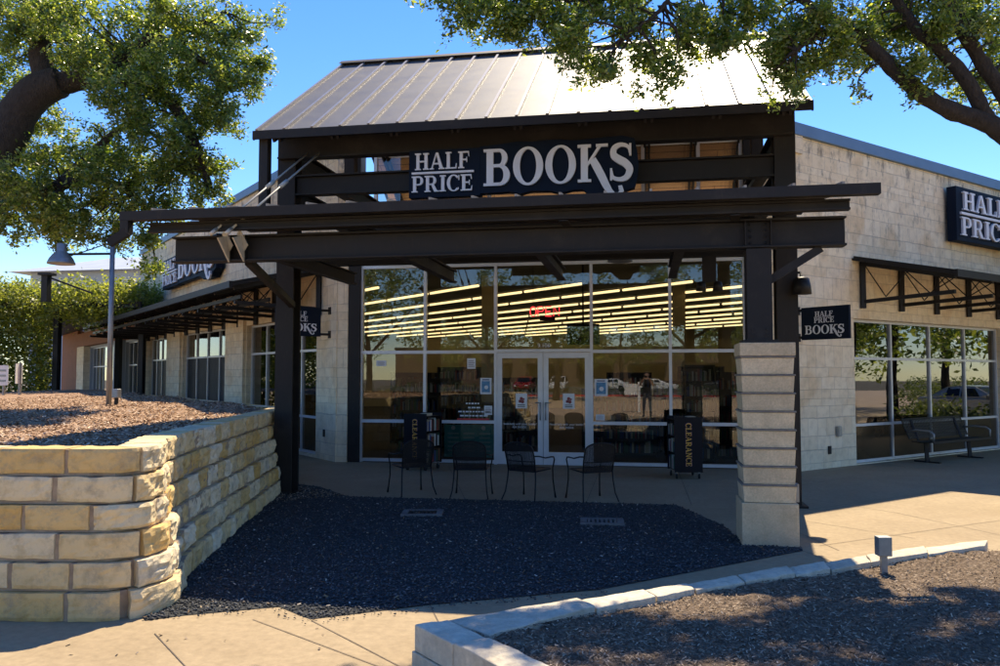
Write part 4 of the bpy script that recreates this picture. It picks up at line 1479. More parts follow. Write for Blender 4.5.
def wall_sign(name, label, F, s_left, s_right, z0, flip):
    """long sign on a wing wall; text runs towards the viewer's right (flip: along axis points left)"""
    W = abs(s_right - s_left)
    o = F(s_left, 0.0, 0)
    G = Frame(o, F.ex * (-1 if flip else 1), F.ey)
    t = thing(name, label, 'sign', (o.x, o.y, z0))
    b = MB()
    hw = W * 0.335
    hh = hw * 0.47
    b.fbox(G, 0, hw, 0.08, 0.30, z0, z0 + hh)
    b.prism([G(x, 0.08, z0 + y) for x, y in [(hw + .003, 0.02), (W * 0.74, 0.02), (W * 0.80, -0.12 * hh), (W * 0.93, -0.12 * hh), (W * 0.96, 0.03), (W, 0.10), (W, hh * 1.08), (hw + .003, hh * 1.03)]], G.ey * 0.22)
    b.build('panel', M['navy'], t, bevel=0.01)
    l = MB()
    word(l, G, 'HALF', hw * 0.09, z0 + hh * 0.575, hh * 0.34, hw * 0.80, 0.05, 0.302)
    word(l, G, 'PRICE', hw * 0.05, z0 + hh * 0.10, hh * 0.34, hw * 0.90, 0.05, 0.302)
    l.fbox(G, hw * 0.05, hw * 0.95, 0.302, 0.35, z0 + hh * 0.485, z0 + hh * 0.53)
    l.build('lettering', M['letter'], t)
    l = MB()
    word(l, G, 'BOOKS', hw * 1.05, z0 + hh * 0.15, hh * 0.80, W - hw * 1.12, 0.05, 0.302, 0.04, True)
    l.build('lettering', M['letter'], t)
    c = MB()
    for k in range(4):
        s_ = W * (0.08 + 0.28 * k)
        c.fbox(G, s_, s_ + 0.08, 0.0, 0.08, z0 + 0.3, z0 + 0.5)
    c.build('standoff', M['galv'], t)
    return t
wall_sign('wall_sign', 'wide navy sign with white letters high on the streaked right stone wall', WR, 5.08, 13.2, 4.98, False)
wall_sign('wall_sign', 'navy sign with white letters on the shaded left stone wall above its canopy', WL, 14.6, 8.0, 4.90, True)

def blade(name, label, F, s, d0, d1, z0, z1, facing):
    """projecting sign: plane perpendicular to the wall; the lettering is read by the viewer"""
    o = F(s, 0, 0)
    t = thing(name, label, 'sign', (o.x, o.y, z0))
    G = Frame(o, F.ey if facing > 0 else -F.ey, -F.ex if False else F.ex * 1)
    # G.ex runs towards the viewer's right, G.ey towards the viewer
    G.ey = -Vector((F.ex.x, F.ex.y, 0)) if F.ex.y > 0 else Vector((F.ex.x, F.ex.y, 0))
    a0, a1 = (d0, d1) if facing > 0 else (-d1, -d0)
    MB().fbox(G, a0, a1, -0.03, 0.03, z0, z1).build('panel', M['navy'], t, bevel=0.004)
    w = a1 - a0
    h = z1 - z0
    for sgn in (1, -1):
        H = Frame(G.o, G.ex, G.ey) if sgn > 0 else Frame(G(a0 + a1, 0, 0), -G.ex, -G.ey)
        l = MB()
        word(l, H, 'HALF', a0 + w * 0.30, z0 + h * 0.70, h * 0.155, w * 0.38, 0.006, 0.031)
        word(l, H, 'PRICE', a0 + w * 0.28, z0 + h * 0.51, h * 0.155, w * 0.42, 0.006, 0.031)
        word(l, H, 'BOOKS', a0 + w * 0.08, z0 + h * 0.17, h * 0.27, w * 0.82, 0.006, 0.031, 0.04, True)
        l.fbox(H, a0 + w * 0.28, a0 + w * 0.70, 0.031, 0.037, z0 + h * 0.68, z0 + h * 0.69)
        l.build('lettering', M['letter'], t)
    b = MB()
    for z in (z0 + 0.05, z1 - 0.05):
        e = 0.0 if facing > 0 else 0.0
        q0, q1 = (0.02, a0) if facing > 0 else (a1, -0.02)
        b.fbox(G, min(q0, q1), max(q0, q1) , -0.025, 0.025, z - 0.025, z + 0.025)
        w0 = (0.0, 0.02) if facing > 0 else (-0.02, 0.0)
        b.fbox(G, w0[0], w0[1], -0.06, 0.06, z - 0.08, z + 0.08)
    b.build('bracket', M['steel'], t)
    return t
blade('projecting_sign', 'small square hanging sign sticking out from the right stone corner beside the pillar', WR, -0.62, 0.10, 1.10, 2.52, 3.14, 1)
blade('projecting_sign', 'small hanging sign sticking out from the left stone corner behind the steel post', WL, 0.35, 0.22, 1.22, 2.68, 3.30, -1)

# ------------------------------------------------------------------ canopies along the two wings
def wing_canopy(label, F, s0, n, step, z0=4.28, D=1.95, rail=True, hang=0.98):
    o = F(s0, 0, 0)
    t = thing('wing_canopy', label, 'canopy', (o.x, o.y, z0))
    L = (n - 1) * step
    sl_ = -0.24
    b = MB()
    b.prism([F(s0 - 0.3, 0.0, z0), F(s0 - 0.3, D + 0.1, z0 + sl_ * (D + .1)), F(s0 - 0.3, D + 0.1, z0 + sl_ * (D + .1) - 0.05), F(s0 - 0.3, 0.0, z0 - 0.05)], F.ex * (L + 0.6))
    r = b.build('roof', M['steel2'], t)
    s_ = MB()
    k = 0
    while k * 0.45 < L + 0.5:
        x = s0 - 0.25 + k * 0.45
        s_.bar(F(x, 0.02, z0 + 0.02), F(x, D + 0.1, z0 + sl_ * (D + .1) + 0.02), 0.025, 0.05)
        k += 1
    s_.build('seam', M['steel2'], r)
    g = MB()
    zf = z0 + sl_ * (D + .1)
    g.bar(F(s0 - 0.32, D + 0.15, zf - 0.03), F(s0 + L + 0.32, D + 0.15, zf - 0.03), 0.08, 0.14)
    g.build('gutter', M['steel2'], t)
    for i in range(n):
        s = s0 + i * step
        c = MB()
        zt, zb = z0 - 0.09, z0 - hang
        c.bar(F(s, 0.055, zb - 0.06), F(s, 0.055, zt - 0.02), 0.10, 0.10)
        c.bar(F(s, 0.105, zb + 0.08), F(s, D - 0.02, zb + 0.14), 0.07, 0.075)
        c.bar(F(s, 0.02, zt), F(s, D, zt + sl_ * D), 0.07, 0.09)
        zo = zt + sl_ * D - 0.05
        # slim web of the truss
        m1, m2, m3 = 0.55, 1.0, 1.45
        for a, bb in ((0.12, m1), (m1, m2), (m2, m3), (m3, D - 0.05)):
            up = abs(a - 0.12) < 1e-6 or abs(a - m2) < 1e-6
            za = (zt + sl_ * a - 0.04) if up else zb + 0.15
            zc = zb + 0.15 if up else (zt + sl_ * bb - 0.04)
            c.tube([F(s, a, za), F(s, bb, zc)], 0.012, 5)
        c.build('truss_bracket', M['steel2'], t)
    if rail:
        for d, z in ((0.6, z0 - hang + 0.20), (1.2, z0 - hang + 0.23), (1.8, z0 - hang + 0.26)):
            MB().bar(F(s0 - 0.05, d, z), F(s0 + L + 0.05, d, z), 0.05, 0.08).build('rail', M['steel2'], t)
    return t
wing_canopy('dark steel canopy on triangular brackets over the right wing window', WR, 1.56, 10, 1.5, rail=False)
wing_canopy('long dark slatted steel canopy running along the left wing wall', WL, 0.85, 14, 1.42, z0=4.24, rail=True, hang=1.0)

# ------------------------------------------------------------------ lamps on the facade
def dome_lamp(label, x, y, z, r=0.18, mount=True, hang=0.4):
    t = thing('dome_lamp', label, 'lamp', (x, y, z))
    pr = [(0.02, 0.20), (0.05, 0.19), (0.06, 0.13), (r * 0.55, 0.11), (r * 0.85, 0.05), (r, -0.02), (r + 0.01, -0.035), (r - 0.005, -0.03)]
    MB().lathe(pr, (x, y, z), 24).build('shade', M['galv'], t, smooth=True)
    MB().tube([(x, y, z + 0.19), (x, y, z + hang)], 0.012, 6).build('stem', M['galv'], t)
    MB().lathe([(0.05, -0.03), (0.06, 0.0), (0.045, 0.05)], (x, y, z), 12).build('bulb', M['white'], t, smooth=True)
    return t
dome_lamp('grey dome lamp hanging under the canopy right of the doors', -0.37, 12.9, 3.66, 0.19, hang=0.22)
dome_lamp('grey dome lamp half hidden under the canopy left of the doors', -1.95, 12.9, 3.72, 0.19, hang=0.2)
fl = thing('flood_light', 'small black flood light under the canopy beside the right porch post', 'lamp', (2.1, 11.6, 3.2))
b = MB()
b.lathe([(0.05, 0.12), (0.10, 0.10), (0.12, 0.0), (0.13, -0.12)], (2.18, 12.0, 3.10), 14)
b.build('housing', M['steel2'], fl, smooth=True)
MB().tube([(2.18, 12.0, 3.2), (2.18, 12.1, 3.3), (2.1, 12.2, 3.3)], 0.02, 6).build('arm', M['steel2'], fl)
cm = thing('flood_light', 'small black twin spot lamp fixed under the canopy left of the post', 'lamp', (0.95, 12.4, 3.0))
b = MB()
for dx in (-0.12, 0.12):
    b.lathe([(0.03, 0.07), (0.06, 0.05), (0.075, -0.07)], (0.95 + dx, 12.4, 3.16), 12)
b.build('housing', M['steel2'], cm, smooth=True)
MB().box(0.85, 1.05, 12.37, 12.43, 3.22, 3.60).build('arm', M['steel2'], cm)

# ------------------------------------------------------------------ wall fittings
for (s, d0, z, w, h, lab) in ((0.62, 0.0, 0.62, 0.13, 0.20, 'grey weatherproof outlet box on the right stone wall'),):
    o = WR(s, 0, z)
    t = thing('outlet_box', lab, 'outlet box', tuple(o))
    MB().fbox(WR, s - w / 2, s + w / 2, 0.002, 0.06, z, z + h).build('housing', M['galv'], t, bevel=0.008)
    MB().fbox(WR, s - w / 2 + 0.015, s + w / 2 - 0.015, 0.061, 0.075, z + 0.015, z + h - 0.015).build('cover', M['galv'], t, bevel=0.004)
o = WR(0.3, 0, 0.28)
tag(MB().fbox(WR, 0.28, 0.37, 0.002, 0.03, 0.28, 0.44).build('hose_tap_plate', M['steel2'], bevel=0.006), 'small dark plate low on the right stone wall', 'wall plate')
tag(MB().fbox(WL, 0.55, 0.62, 0.002, 0.03, 0.50, 0.66).build('wall_plate', M['steel2'], bevel=0.006), 'small dark plate low on the left stone corner', 'wall plate')

# ------------------------------------------------------------------ drains in the gravel
for poly, lab in (([(-3.25, 10.8), (-2.74, 10.89), (-2.63, 10.59), (-3.1, 10.43)], 'concrete framed drain half covered by gravel left of the other grate'),
                  ([(-0.82, 10.62), (-0.28, 10.66), (-0.27, 10.25), (-0.80, 10.21)], 'pale slotted drain grate in the gravel, right of the other grate')):
    c = sum((Vector((*p, 0)) for p in poly), Vector()) / 4
    t = thing('drain_grate', lab, 'drain', (c.x, c.y, 0))
    ex = (Vector((*poly[1], 0)) - Vector((*poly[0], 0))).normalized()
    G = Frame(c, ex, Vector((-ex.y, ex.x, 0)))
    fb = MB()
    for a0, a1, b0, b1 in ((-0.27, 0.27, 0.14, 0.2), (-0.27, 0.27, -0.2, -0.14), (-0.27, -0.19, -0.139, 0.139), (0.19, 0.27, -0.139, 0.139)):
        fb.fbox(G, a0, a1, b0, b1, 0.0, 0.032)
    fb.build('frame', M['draingrey'], t)
    gb = MB()
    for k in range(7):
        x = -0.165 + k * 0.055
        gb.fbox(G, x - 0.014, x + 0.014, -0.138, 0.138, 0.0, 0.028)
    gb.build('grate', M['draingrey'] if 'slotted' in lab else M['steel2'], t)

# ------------------------------------------------------------------ wrought iron chairs
def make_chair():
    t = thing('patio_chair', 'x', 'chair', (0, 0, 0), 'black wrought iron chairs outside the storefront')
    # seat faces +y (towards the shop); back towards -y
    fr = MB()
    sq = [(-0.24, -0.20, 0.43), (-0.25, 0.20, 0.44), (-0.20, 0.25, 0.44), (0.20, 0.25, 0.44), (0.25, 0.20, 0.44), (0.24, -0.20, 0.43), (0.20, -0.23, 0.43), (-0.20, -0.23, 0.43), (-0.24, -0.20, 0.43)]
    fr.tube(sq, 0.011, 6)
    fr.build('seat_frame', M['iron'], t, smooth=True)
    MB().prism([(-0.235, -0.20, 0.434), (-0.24, 0.2, 0.44), (-0.19, 0.24, 0.44), (0.19, 0.24, 0.44), (0.24, 0.2, 0.44), (0.235, -0.2, 0.434), (0.19, -0.22, 0.434), (-0.19, -0.22, 0.434)], (0, 0, 0.004)).build('seat', M['mesh'], t)
    bp = []
    for i in range(15):
        a = math.pi * i / 14
        x = -0.245 * math.cos(a)
        zz = 0.74 + 0.12 * math.sin(a) ** 0.8
        bp.append((x, -0.30 - 0.03 * math.sin(a), zz))
    bk = MB()
    bk.tube([(-0.235, -0.22, 0.43), (-0.245, -0.255, 0.60)] + bp + [(0.245, -0.255, 0.60), (0.235, -0.22, 0.43)], 0.012, 6)
    bk.tube([(-0.243, -0.25, 0.58), (0, -0.275, 0.575), (0.243, -0.25, 0.58)], 0.007, 6)
    bk.build('back_frame', M['iron'], t, smooth=True)
    m = MB()
    cols_ = 10
    vs, fs = [], []
    for i in range(cols_ + 1):
        x = -0.235 + 0.47 * i / cols_
        a = math.acos(max(-1, min(1, -x / 0.245)))
        zt = 0.73 + 0.12 * math.sin(a) ** 0.8
        cv = 0.03 * math.sin(a)
        for k, z in enumerate((0.44, 0.60, zt)):
            y = [-0.225, -0.258, -0.30][k] - cv * k * 0.5
            vs.append((x, y, z))
    for i in range(cols_):
        for k in range(2):
            fs.append((i * 3 + k, (i + 1) * 3 + k, (i + 1) * 3 + k + 1, i * 3 + k + 1))
    m.add(vs, fs)
    bm_ = m.build('backrest', M['mesh'], t, recalc=False)
    so = bm_.modifiers.new('thickness', 'SOLIDIFY')
    so.thickness = 0.004
    for s in (-1, 1):
        MB().tube([(s * 0.237, -0.22, 0.44), (s * 0.245, -0.23, 0.30), (s * 0.26, -0.265, 0.12), (s * 0.285, -0.32, 0.01), (s * 0.287, -0.325, 0.0)], [0.011, 0.011, 0.011, 0.011, 0.017], 6).build('leg', M['iron'], t, smooth=True)
        MB().tube([(s * 0.246, -0.265, 0.66), (s * 0.275, -0.18, 0.655), (s * 0.29, -0.02, 0.62), (s * 0.30, 0.12, 0.625), (s * 0.30, 0.20, 0.62), (s * 0.295, 0.235, 0.58), (s * 0.265, 0.235, 0.44), (s * 0.262, 0.245, 0.28), (s * 0.275, 0.27, 0.10), (s * 0.285, 0.285, 0.0)], [0.011] * 9 + [0.017], 6).build('arm_leg', M['iron'], t, smooth=True)
    return t
ch = make_chair()
spots = [(-3.62, 12.52, 38, 'black mesh patio chair in front of the book cart left of the doors'),
         (-2.62, 12.38, 4, 'black mesh patio chair below the teal board, back to the viewer'),
         (-1.72, 12.32, -24, 'black mesh patio chair before the left door leaf, seat turned right'),
         (-0.80, 12.36, 30, 'black mesh patio chair right of the doors, seat turned left')]
for i, (x, y, a, lab) in enumerate(spots):
    o = ch if i == 0 else copy_tree(ch)
    o.location = (x, y, 0.0)
    o.rotation_euler = (0, 0, rad(a))
    o['label'] = lab

# ------------------------------------------------------------------ clearance book carts
bookcols = [plain('book_' + n_, c, 0.6, 0, 0.1, 20) for n_, c in (('red', (0.25, 0.03, 0.025)), ('cream', (0.45, 0.40, 0.30)), ('blue', (0.03, 0.06, 0.18)), ('white', (0.5, 0.5, 0.48)), ('green', (0.03, 0.10, 0.05)), ('brown', (0.15, 0.08, 0.04)), ('black', (0.015, 0.015, 0.018)))]
def cart(label, x, y, rot, seed):
    t = thing('book_cart', label, 'book cart', (0, 0, 0), 'black clearance book carts')
    W, D, H = 0.50, 0.62, 1.10
    hw, hd = W / 2, D / 2
    for s, nm in ((-1, 'end_panel'), (1, 'end_panel')):
        MB().box(-hw, hw, s * hd - 0.012, s * hd + 0.012, 0.12, H).build(nm, M['black'], t, bevel=0.004)
    for z in (0.16, 0.46, 0.76, 1.05):
        MB().box(-hw + 0.01, hw - 0.01, -hd + 0.013, hd - 0.013, z - 0.012, z).build('shelf', M['black'], t)
    MB().box(-0.012, 0.012, -hd + 0.014, hd - 0.014, 0.161, 1.037).build('divider', M['black'], t)
    # vertical lettering reading downwards on the end panel that faces the viewer
    G = Frame((0, -hd - 0.0125, 0), (0, 0, -1), (0, -1, 0), (1, 0, 0))
    l2 = MB()
    word(l2, G, 'CLEARANCE', -1.0, -0.055, 0.115, 0.78, 0.003, 0.0005)
    l2.build('lettering', M['purple'], t)
    l1 = MB()
    word(l1, G, 'CLEARANCE', -0.995, -0.047, 0.098, 0.77, 0.003, 0.0055)
    l1.build('lettering', M['gold'], t)
    for sx_ in (-1, 1):
        for sy_ in (-1, 1):
            cx, cy = sx_ * (hw - 0.05), sy_ * (hd - 0.06)
            w = MB()
            w.lathe([(0.035, -0.015), (0.05, -0.012), (0.05, 0.012), (0.035, 0.015)], (cx, cy, 0.05), 16, axis=Frame((0, 0, 0), (0, 1, 0), (0, 0, 1), (1, 0, 0)))
            c_ = w.build('caster', M['rubber'], t, smooth=True)
            MB().box(cx - 0.02, cx + 0.02, cy - 0.012, cy + 0.012, 0.07, 0.145).build('fork', M['galv'], c_)
    r = random.Random(seed)
    ca, sa = math.cos(rad(rot)), math.sin(rad(rot))
    books = []
    for z, top in ((0.161, 0.44), (0.461, 0.74), (0.761, 1.03)):
        for side in (-1, 1):
            yy = -hd + 0.03
            while yy < hd - 0.07:
                th_ = r.uniform(0.02, 0.05)
                hh = r.uniform(0.18, 0.255)
                if r.random() < 0.86:
                    books.append((side, yy, th_, z, hh, r.uniform(0.13, 0.17)))
                yy += th_ + 0.002
    for (side, yy, th_, z, hh, dp) in books:
        xa = side * (hw - 0.015)
        xb = side * (hw - 0.015 - dp)
        b = MB().box(min(xa, xb), max(xa, xb), yy, yy + th_, z, z + hh)
        o = b.build('book', r.choice(bookcols), None)
        o.location = (x, y, 0)
        o.rotation_euler = (0, 0, rad(rot))
        tag(o, 'book standing upright on the shelves of the clearance cart ' + ('by the right pillar' if x > 0 else 'left of the doors'), 'book', 'books on the ' + ('right' if x > 0 else 'left') + ' clearance cart')
    for k, (bx, by, w_, d_, h_) in enumerate(((-0.10, -0.12, 0.16, 0.22, 0.035), (0.10, -0.05, 0.15, 0.21, 0.05), (-0.05, 0.12, 0.2, 0.15, 0.03))):
        o = MB().box(bx - w_ / 2, bx + w_ / 2, by - d_ / 2, by + d_ / 2, 1.051, 1.051 + h_).build('book', bookcols[(3, 1, 5)[k]], None)
        o.location = (x, y, 0)
        o.rotation_euler = (0, 0, rad(rot))
        tag(o, ('white', 'cream', 'brown')[k] + ' book lying flat on top of the ' + ('right' if x > 0 else 'left') + ' clearance cart', 'book', 'books on the ' + ('right' if x > 0 else 'left') + ' clearance cart')
    t.location = (x, y, 0)
    t.rotation_euler = (0, 0, rad(rot))
    return t
cart('black book cart lettered CLEARANCE standing left of the doors', -4.32, 15.75, -14, 1)
cart('black book cart lettered CLEARANCE standing next to the block pillar', 0.70, 15.35, 10, 2)

# ------------------------------------------------------------------ neon sign, notices and boards behind the glass
ns = thing('neon_sign', 'glowing red neon OPEN sign hanging behind the glass over the doors', 'neon sign', (-2.03, 17.0, 3.1))
NF = Frame((0, 17.05, 0), (1, 0, 0), (0, -1, 0))
nx0, nz0, nh, nwd = -2.36, 3.08, 0.20, 0.125
tb = MB()
def npath(pts, k):
    tb.tube([NF(nx0 + k * 0.165 + px_ * nwd, 0.02, nz0 + pz_ * nh) for px_, pz_ in pts], 0.010, 6)
npath([(0.5 + 0.5 * math.cos(a * math.pi / 8), 0.5 + 0.5 * math.sin(a * math.pi / 8)) for a in range(17)], 0)
npath([(0, 0), (0, 1), (0.7, 1), (0.95, 0.85), (0.95, 0.65), (0.7, 0.5), (0.02, 0.5)], 1)
npath([(0.95, 0), (0, 0), (0, 1), (0.95, 1)], 2)
npath([(0.02, 0.5), (0.8, 0.5)], 2)
npath([(0, 0), (0, 1), (0.95, 0), (0.95, 1)], 3)
tb.build('neon_tube', M['neon'], ns, smooth=True)
MB().fbox(NF, -2.16, -1.84, -0.05, -0.01, 2.99, 3.10).build('transformer', M['steel2'], ns)
MB().tube([NF(-2.3, -0.02, 3.3), NF(-2.3, -0.02, 4.2)], 0.004, 5).tube([NF(-1.7, -0.02, 3.3), NF(-1.7, -0.02, 4.2)], 0.004, 5).build('cord', M['steel2'], ns)

def plane_text(name, txt, F, a, b, c, size, mat, parent, align='CENTER'):
    cu = bpy.data.curves.new(name, 'FONT')
    cu.body = txt
    cu.size = size
    cu.align_x = align
    cu.extrude = 0.0008
    cu.materials.append(mat)
    tmp = bpy.data.objects.new(name, cu)
    COL.objects.link(tmp)
    bpy.context.view_layer.update()
    me = bpy.data.meshes.new_from_object(tmp.evaluated_get(bpy.context.evaluated_depsgraph_get()))
    bpy.data.objects.remove(tmp)
    o = bpy.data.objects.new(name, me)
    COL.objects.link(o)
    p = F(a, b, c)
    if parent is not None:
        o.parent = parent
        p = p - parent.location
    o.location = p
    o.rotation_euler = (rad(90), 0, 0)
    return o
def notice(label, x, z, w, h, kind, dd=0.003):
    o = FA(x, dd, z)
    t = thing('paper_notice', label, 'notice', tuple(o))
    MB().fbox(FA, x - w / 2, x + w / 2, dd, dd + 0.003, z, z + h).build('sheet', M['paper'], t)
    p = MB()
    if kind == 'blue':
        p.fbox(FA, x - w * 0.36, x + w * 0.36, dd + 0.004, dd + 0.006, z + h * 0.12, z + h * 0.80)
        p.build('print', plain('print_blue', (0.10, 0.25, 0.42), 0.7, 0, 0.5, 14), t)
        q = MB()
        q.lathe([(w * 0.17, 0), (w * 0.17, 0.002)], FA(x + 0.01, dd + 0.007, z + h * 0.42), 16, axis=Frame((0, 0, 0), (1, 0, 0), (0, 0, 1), (0, -1, 0)))
        q.build('print', M['paper'], t)
        MB().fbox(FA, x - w * 0.3, x + w * 0.3, dd + 0.004, dd + 0.006, z + h * 0.85, z + h * 0.92).build('caption', plain('ink_blue', (0.05, 0.1, 0.25), 0.7), t)
    elif kind == 'red':
        for (px_, pz_, rr) in ((0.0, 0.66, 0.14), (-0.12, 0.48, 0.13), (0.10, 0.45, 0.15), (0.2, 0.62, 0.08)):
            p.lathe([(w * rr, 0), (w * rr, 0.002)], FA(x + px_ * w, dd + 0.004 + 0.0005 * rr, z + pz_ * h), 14, axis=Frame((0, 0, 0), (1, 0, 0), (0, 0, 1), (0, -1, 0)))
        p.build('print', plain('print_red', (0.25, 0.05, 0.05), 0.7, 0, 0.3, 10), t)
        q = MB()
        for k in range(2):
            q.fbox(FA, x - w * 0.32, x + w * 0.32, dd + 0.004, dd + 0.006, z + h * (0.10 + 0.11 * k), z + h * (0.15 + 0.11 * k))
        q.build('print', M['steel2'], t)
    else:
        for k in range(4):
            p.fbox(FA, x - w * 0.36, x + w * (0.36 - 0.1 * (k % 2)), dd + 0.004, dd + 0.006, z + h * (0.2 + 0.17 * k), z + h * (0.26 + 0.17 * k))
        p.build('print', plain('print_grey', (0.25, 0.2, 0.2), 0.7), t)
    return t
notice('white notice with a blue picture beside the left door leaf', -3.27, 1.45, 0.24, 0.34, 'blue')
notice('small white notice under the blue one left of the doors', -3.22, 1.02, 0.17, 0.19, 'text')
notice('small white notice high on the pane left of the doors', -3.58, 1.98, 0.18, 0.22, 'text')
notice('white notice with a dark red picture on the left door', -2.52, 1.16, 0.24, 0.31, 'red', 0.008)
notice('white notice with a dark red picture on the right door', -1.54, 1.16, 0.24, 0.31, 'red', 0.008)
notice('white notice with a blue picture right of the right door leaf', -0.88, 1.42, 0.27, 0.35, 'blue')
notice('small white label low on the pane right of the doors', -0.90, 0.93, 0.18, 0.12, 'text')
notice('small pale notice at the far left pane of the storefront', -5.55, 2.04, 0.22, 0.12, 'text')
td = thing('door_lettering', 'small white printed lines across both door leaves', 'window lettering', tuple(FA(-2.06, 0.01, 0.8)))
wp = M['paper']
for x in (-2.56, -1.58):
    plane_text('text_line', 'Need help with your books?', FA, x, 0.0085, 0.82, 0.062, wp, td)
    plane_text('text_line', 'ASK INSIDE.', FA, x, 0.0085, 0.755, 0.058, wp, td)
hr = thing('hours_lettering', 'small white and red printed lines on the pane left of the doors', 'window lettering', tuple(FA(-3.5, 0.01, 0.9)))
hl_ = MB()
rh = random.Random(4)
for k, wd_ in enumerate((0.30, 0.20, 0.62, 0.54)):
    x_ = -3.55 - wd_ / 2
    while x_ < -3.55 + wd_ / 2:
        l_ = rh.uniform(0.03, 0.09)
        hl_.fbox(FA, x_, x_ + l_, 0.004, 0.006, 1.24 - 0.085 * k, 1.27 - 0.085 * k)
        x_ += l_ + 0.02
hl_.build('text_line', wp, hr)
MB().fbox(FA, -3.88, -3.2, 0.004, 0.006, 0.905, 0.945).build('red_line', M['redkerb'], hr)
nm = thing('door_number', 'small white street number 9.106 over the doors', 'number', tuple(FA(-2.05, 0.006, 2.42)))
plane_text('numeral', '9.106', FA, -2.05, 0.0045, 2.42, 0.12, wp, nm)
bd = thing('teal_board', 'teal chalk board standing behind the low pane left of the doors', 'board', (-3.75, 17.15, 0.1))
MB().box(-4.2, -3.12, 17.0, 17.02, 0.12, 0.80).build('panel', M['teal'], bd)
chalk = plain('chalk_teal', (0.35, 0.5, 0.5), 0.8)
k_ = MB()
for r_i in range(5):
    for c_i in range(3):
        k_.box(-4.12 + 0.34 * c_i, -3.88 + 0.34 * c_i, 16.996, 16.999, 0.24 + 0.09 * r_i, 0.275 + 0.09 * r_i)
k_.build('chalk_lines', chalk, bd)
for x in (-4.0, -3.35):
    MB().lathe([(0.045, 0), (0.045, 0.003)], (x, 16.996, 0.735), 14, axis=Frame((0, 0, 0), (1, 0, 0), (0, 0, 1), (0, -1, 0))).build('disc', M['paper'], bd)
tv = thing('hanging_screen', 'dark flat screen hanging inside above the right door', 'screen', (-1.3, 17.9, 2.6))
MB().box(-1.70, -0.98, 18.2, 18.26, 2.52, 2.98).build('panel', M['black'], tv, bevel=0.01)
MB().tube([(-1.34, 18.23, 2.98), (-1.34, 18.23, 4.5)], 0.02, 8).build('pole', M['steel2'], tv)

# ------------------------------------------------------------------ bookcases inside
def bookcase(label, x, y, rot, W, H, seed, detail=True):
    t = thing('bookcase', label, 'bookcase', (0, 0, 0), 'dark bookcases inside the shop')
    D = 0.3
    b = MB()
    b.box(-W / 2, -W / 2 + 0.03, -D / 2, D / 2, 0, H).box(W / 2 - 0.03, W / 2, -D / 2, D / 2, 0, H).box(-W / 2 + 0.031, W / 2 - 0.031, D / 2 - 0.02, D / 2 - 0.001, 0, H - 0.001)
    b.build('case', M['shelfwood'], t)
    n_ = int(H / 0.33)
    r = random.Random(seed)
    for k in range(n_ + 1):
        z = min(H - 0.03, 0.05 + k * (H - 0.09) / n_)
        MB().box(-W / 2 + 0.032, W / 2 - 0.032, -D / 2, D / 2 - 0.022, z, z + 0.025).build('shelf', M['shelfwood'], t)
        if k < n_:
            bb = MB()
            xx = -W / 2 + 0.04
            while xx < W / 2 - 0.09:
                w_ = r.uniform(0.02, 0.05)
                if r.random() < 0.9:
                    bb.box(xx, xx + w_ - 0.002, -D / 2 + 0.02, D / 2 - 0.05, z + 0.026, z + 0.026 + r.uniform(0.17, 0.255), r.randrange(7))
                xx += w_
            if bb.v:
                o = bb.build('book_row', bookcols, t)
    t.location = (x, y, 0.017)
    t.rotation_euler = (0, 0, rad(rot))
    return t
k = 0
bookcase('tall dark bookcase just inside the right storefront pane', 1.15, 18.0, 0, 0.62, 2.05, 31)
bookcase('dark bookcase beside the tall one behind the right pane', 1.9, 18.6, 0, 0.75, 1.9, 32)
for row_i, yy in enumerate((21.5, 24.5, 28.0)):
    for xx in (-6.2, -4.9, -3.4, -0.4, 1.4, 3.0):
        k += 1
        x = xx * (1 + 0.09 * row_i)
        bookcase('dark bookcase filled with books standing in the shop interior', x, yy, 0, 1.15, 1.75 + 0.3 * ((k * 7) % 3) / 2, 50 + k)

for k, (x, y, r_, w_, h_) in enumerate(((-5.2, 18.6, 0, 1.0, 1.35), (-3.9, 18.9, 0, 0.9, 1.2), (-0.35, 19.0, 0, 1.2, 1.35), (-5.4, 20.0, 0, 1.2, 1.75), (-2.9, 20.4, 0, 0.6, 1.6), (-1.1, 20.6, 0, 0.9, 1.5), (0.7, 19.8, 0, 1.0, 1.7), (2.6, 19.9, 0, 1.0, 1.8))):
    bookcase('low dark bookcase filled with books just inside the storefront glass', x, y, r_, w_, h_, 90 + k)

# ------------------------------------------------------------------ bench below the right wing window
bn = thing('metal_bench', 'dark perforated metal bench standing against the right wing window', 'bench', tuple(WR(3.9, 0.45, 0)))
BF = Frame(WR(3.9, 0.42, 0), WR.ex, WR.ey)
hl = 1.25
def strip_surface(pts, a0, a1, mat, nm):
    b = MB()
    for (p, q) in zip(pts[:-1], pts[1:]):
        b.bar(BF(a0, *p), BF(a0, *q), 0.02, 0.02)
        b.bar(BF(a1, *p), BF(a1, *q), 0.02, 0.02)
    n_ = 42
    for i in range(n_ + 1):
        x = a0 + (a1 - a0) * i / n_
        for (p, q) in zip(pts[:-1], pts[1:]):
            b.bar(BF(x, *p), BF(x, *q), 0.036, 0.006)
    for (p, q) in zip(pts[:-1], pts[1:]):
        for k in range(4):
            f_ = (k + 0.5) / 4
            m_ = (p[0] * (1 - f_) + q[0] * f_, p[1] * (1 - f_) + q[1] * f_)
            b.bar(BF(a0, m_[0] + 0.004, m_[1] + 0.004), BF(a1, m_[0] + 0.004, m_[1] + 0.004), 0.01, 0.01)
    return b.build(nm, mat, bn)
strip_surface([(0.0, 0.45), (0.25, 0.43), (0.44, 0.46), (0.48, 0.42)], -hl, hl, M['steel2'], 'seat')
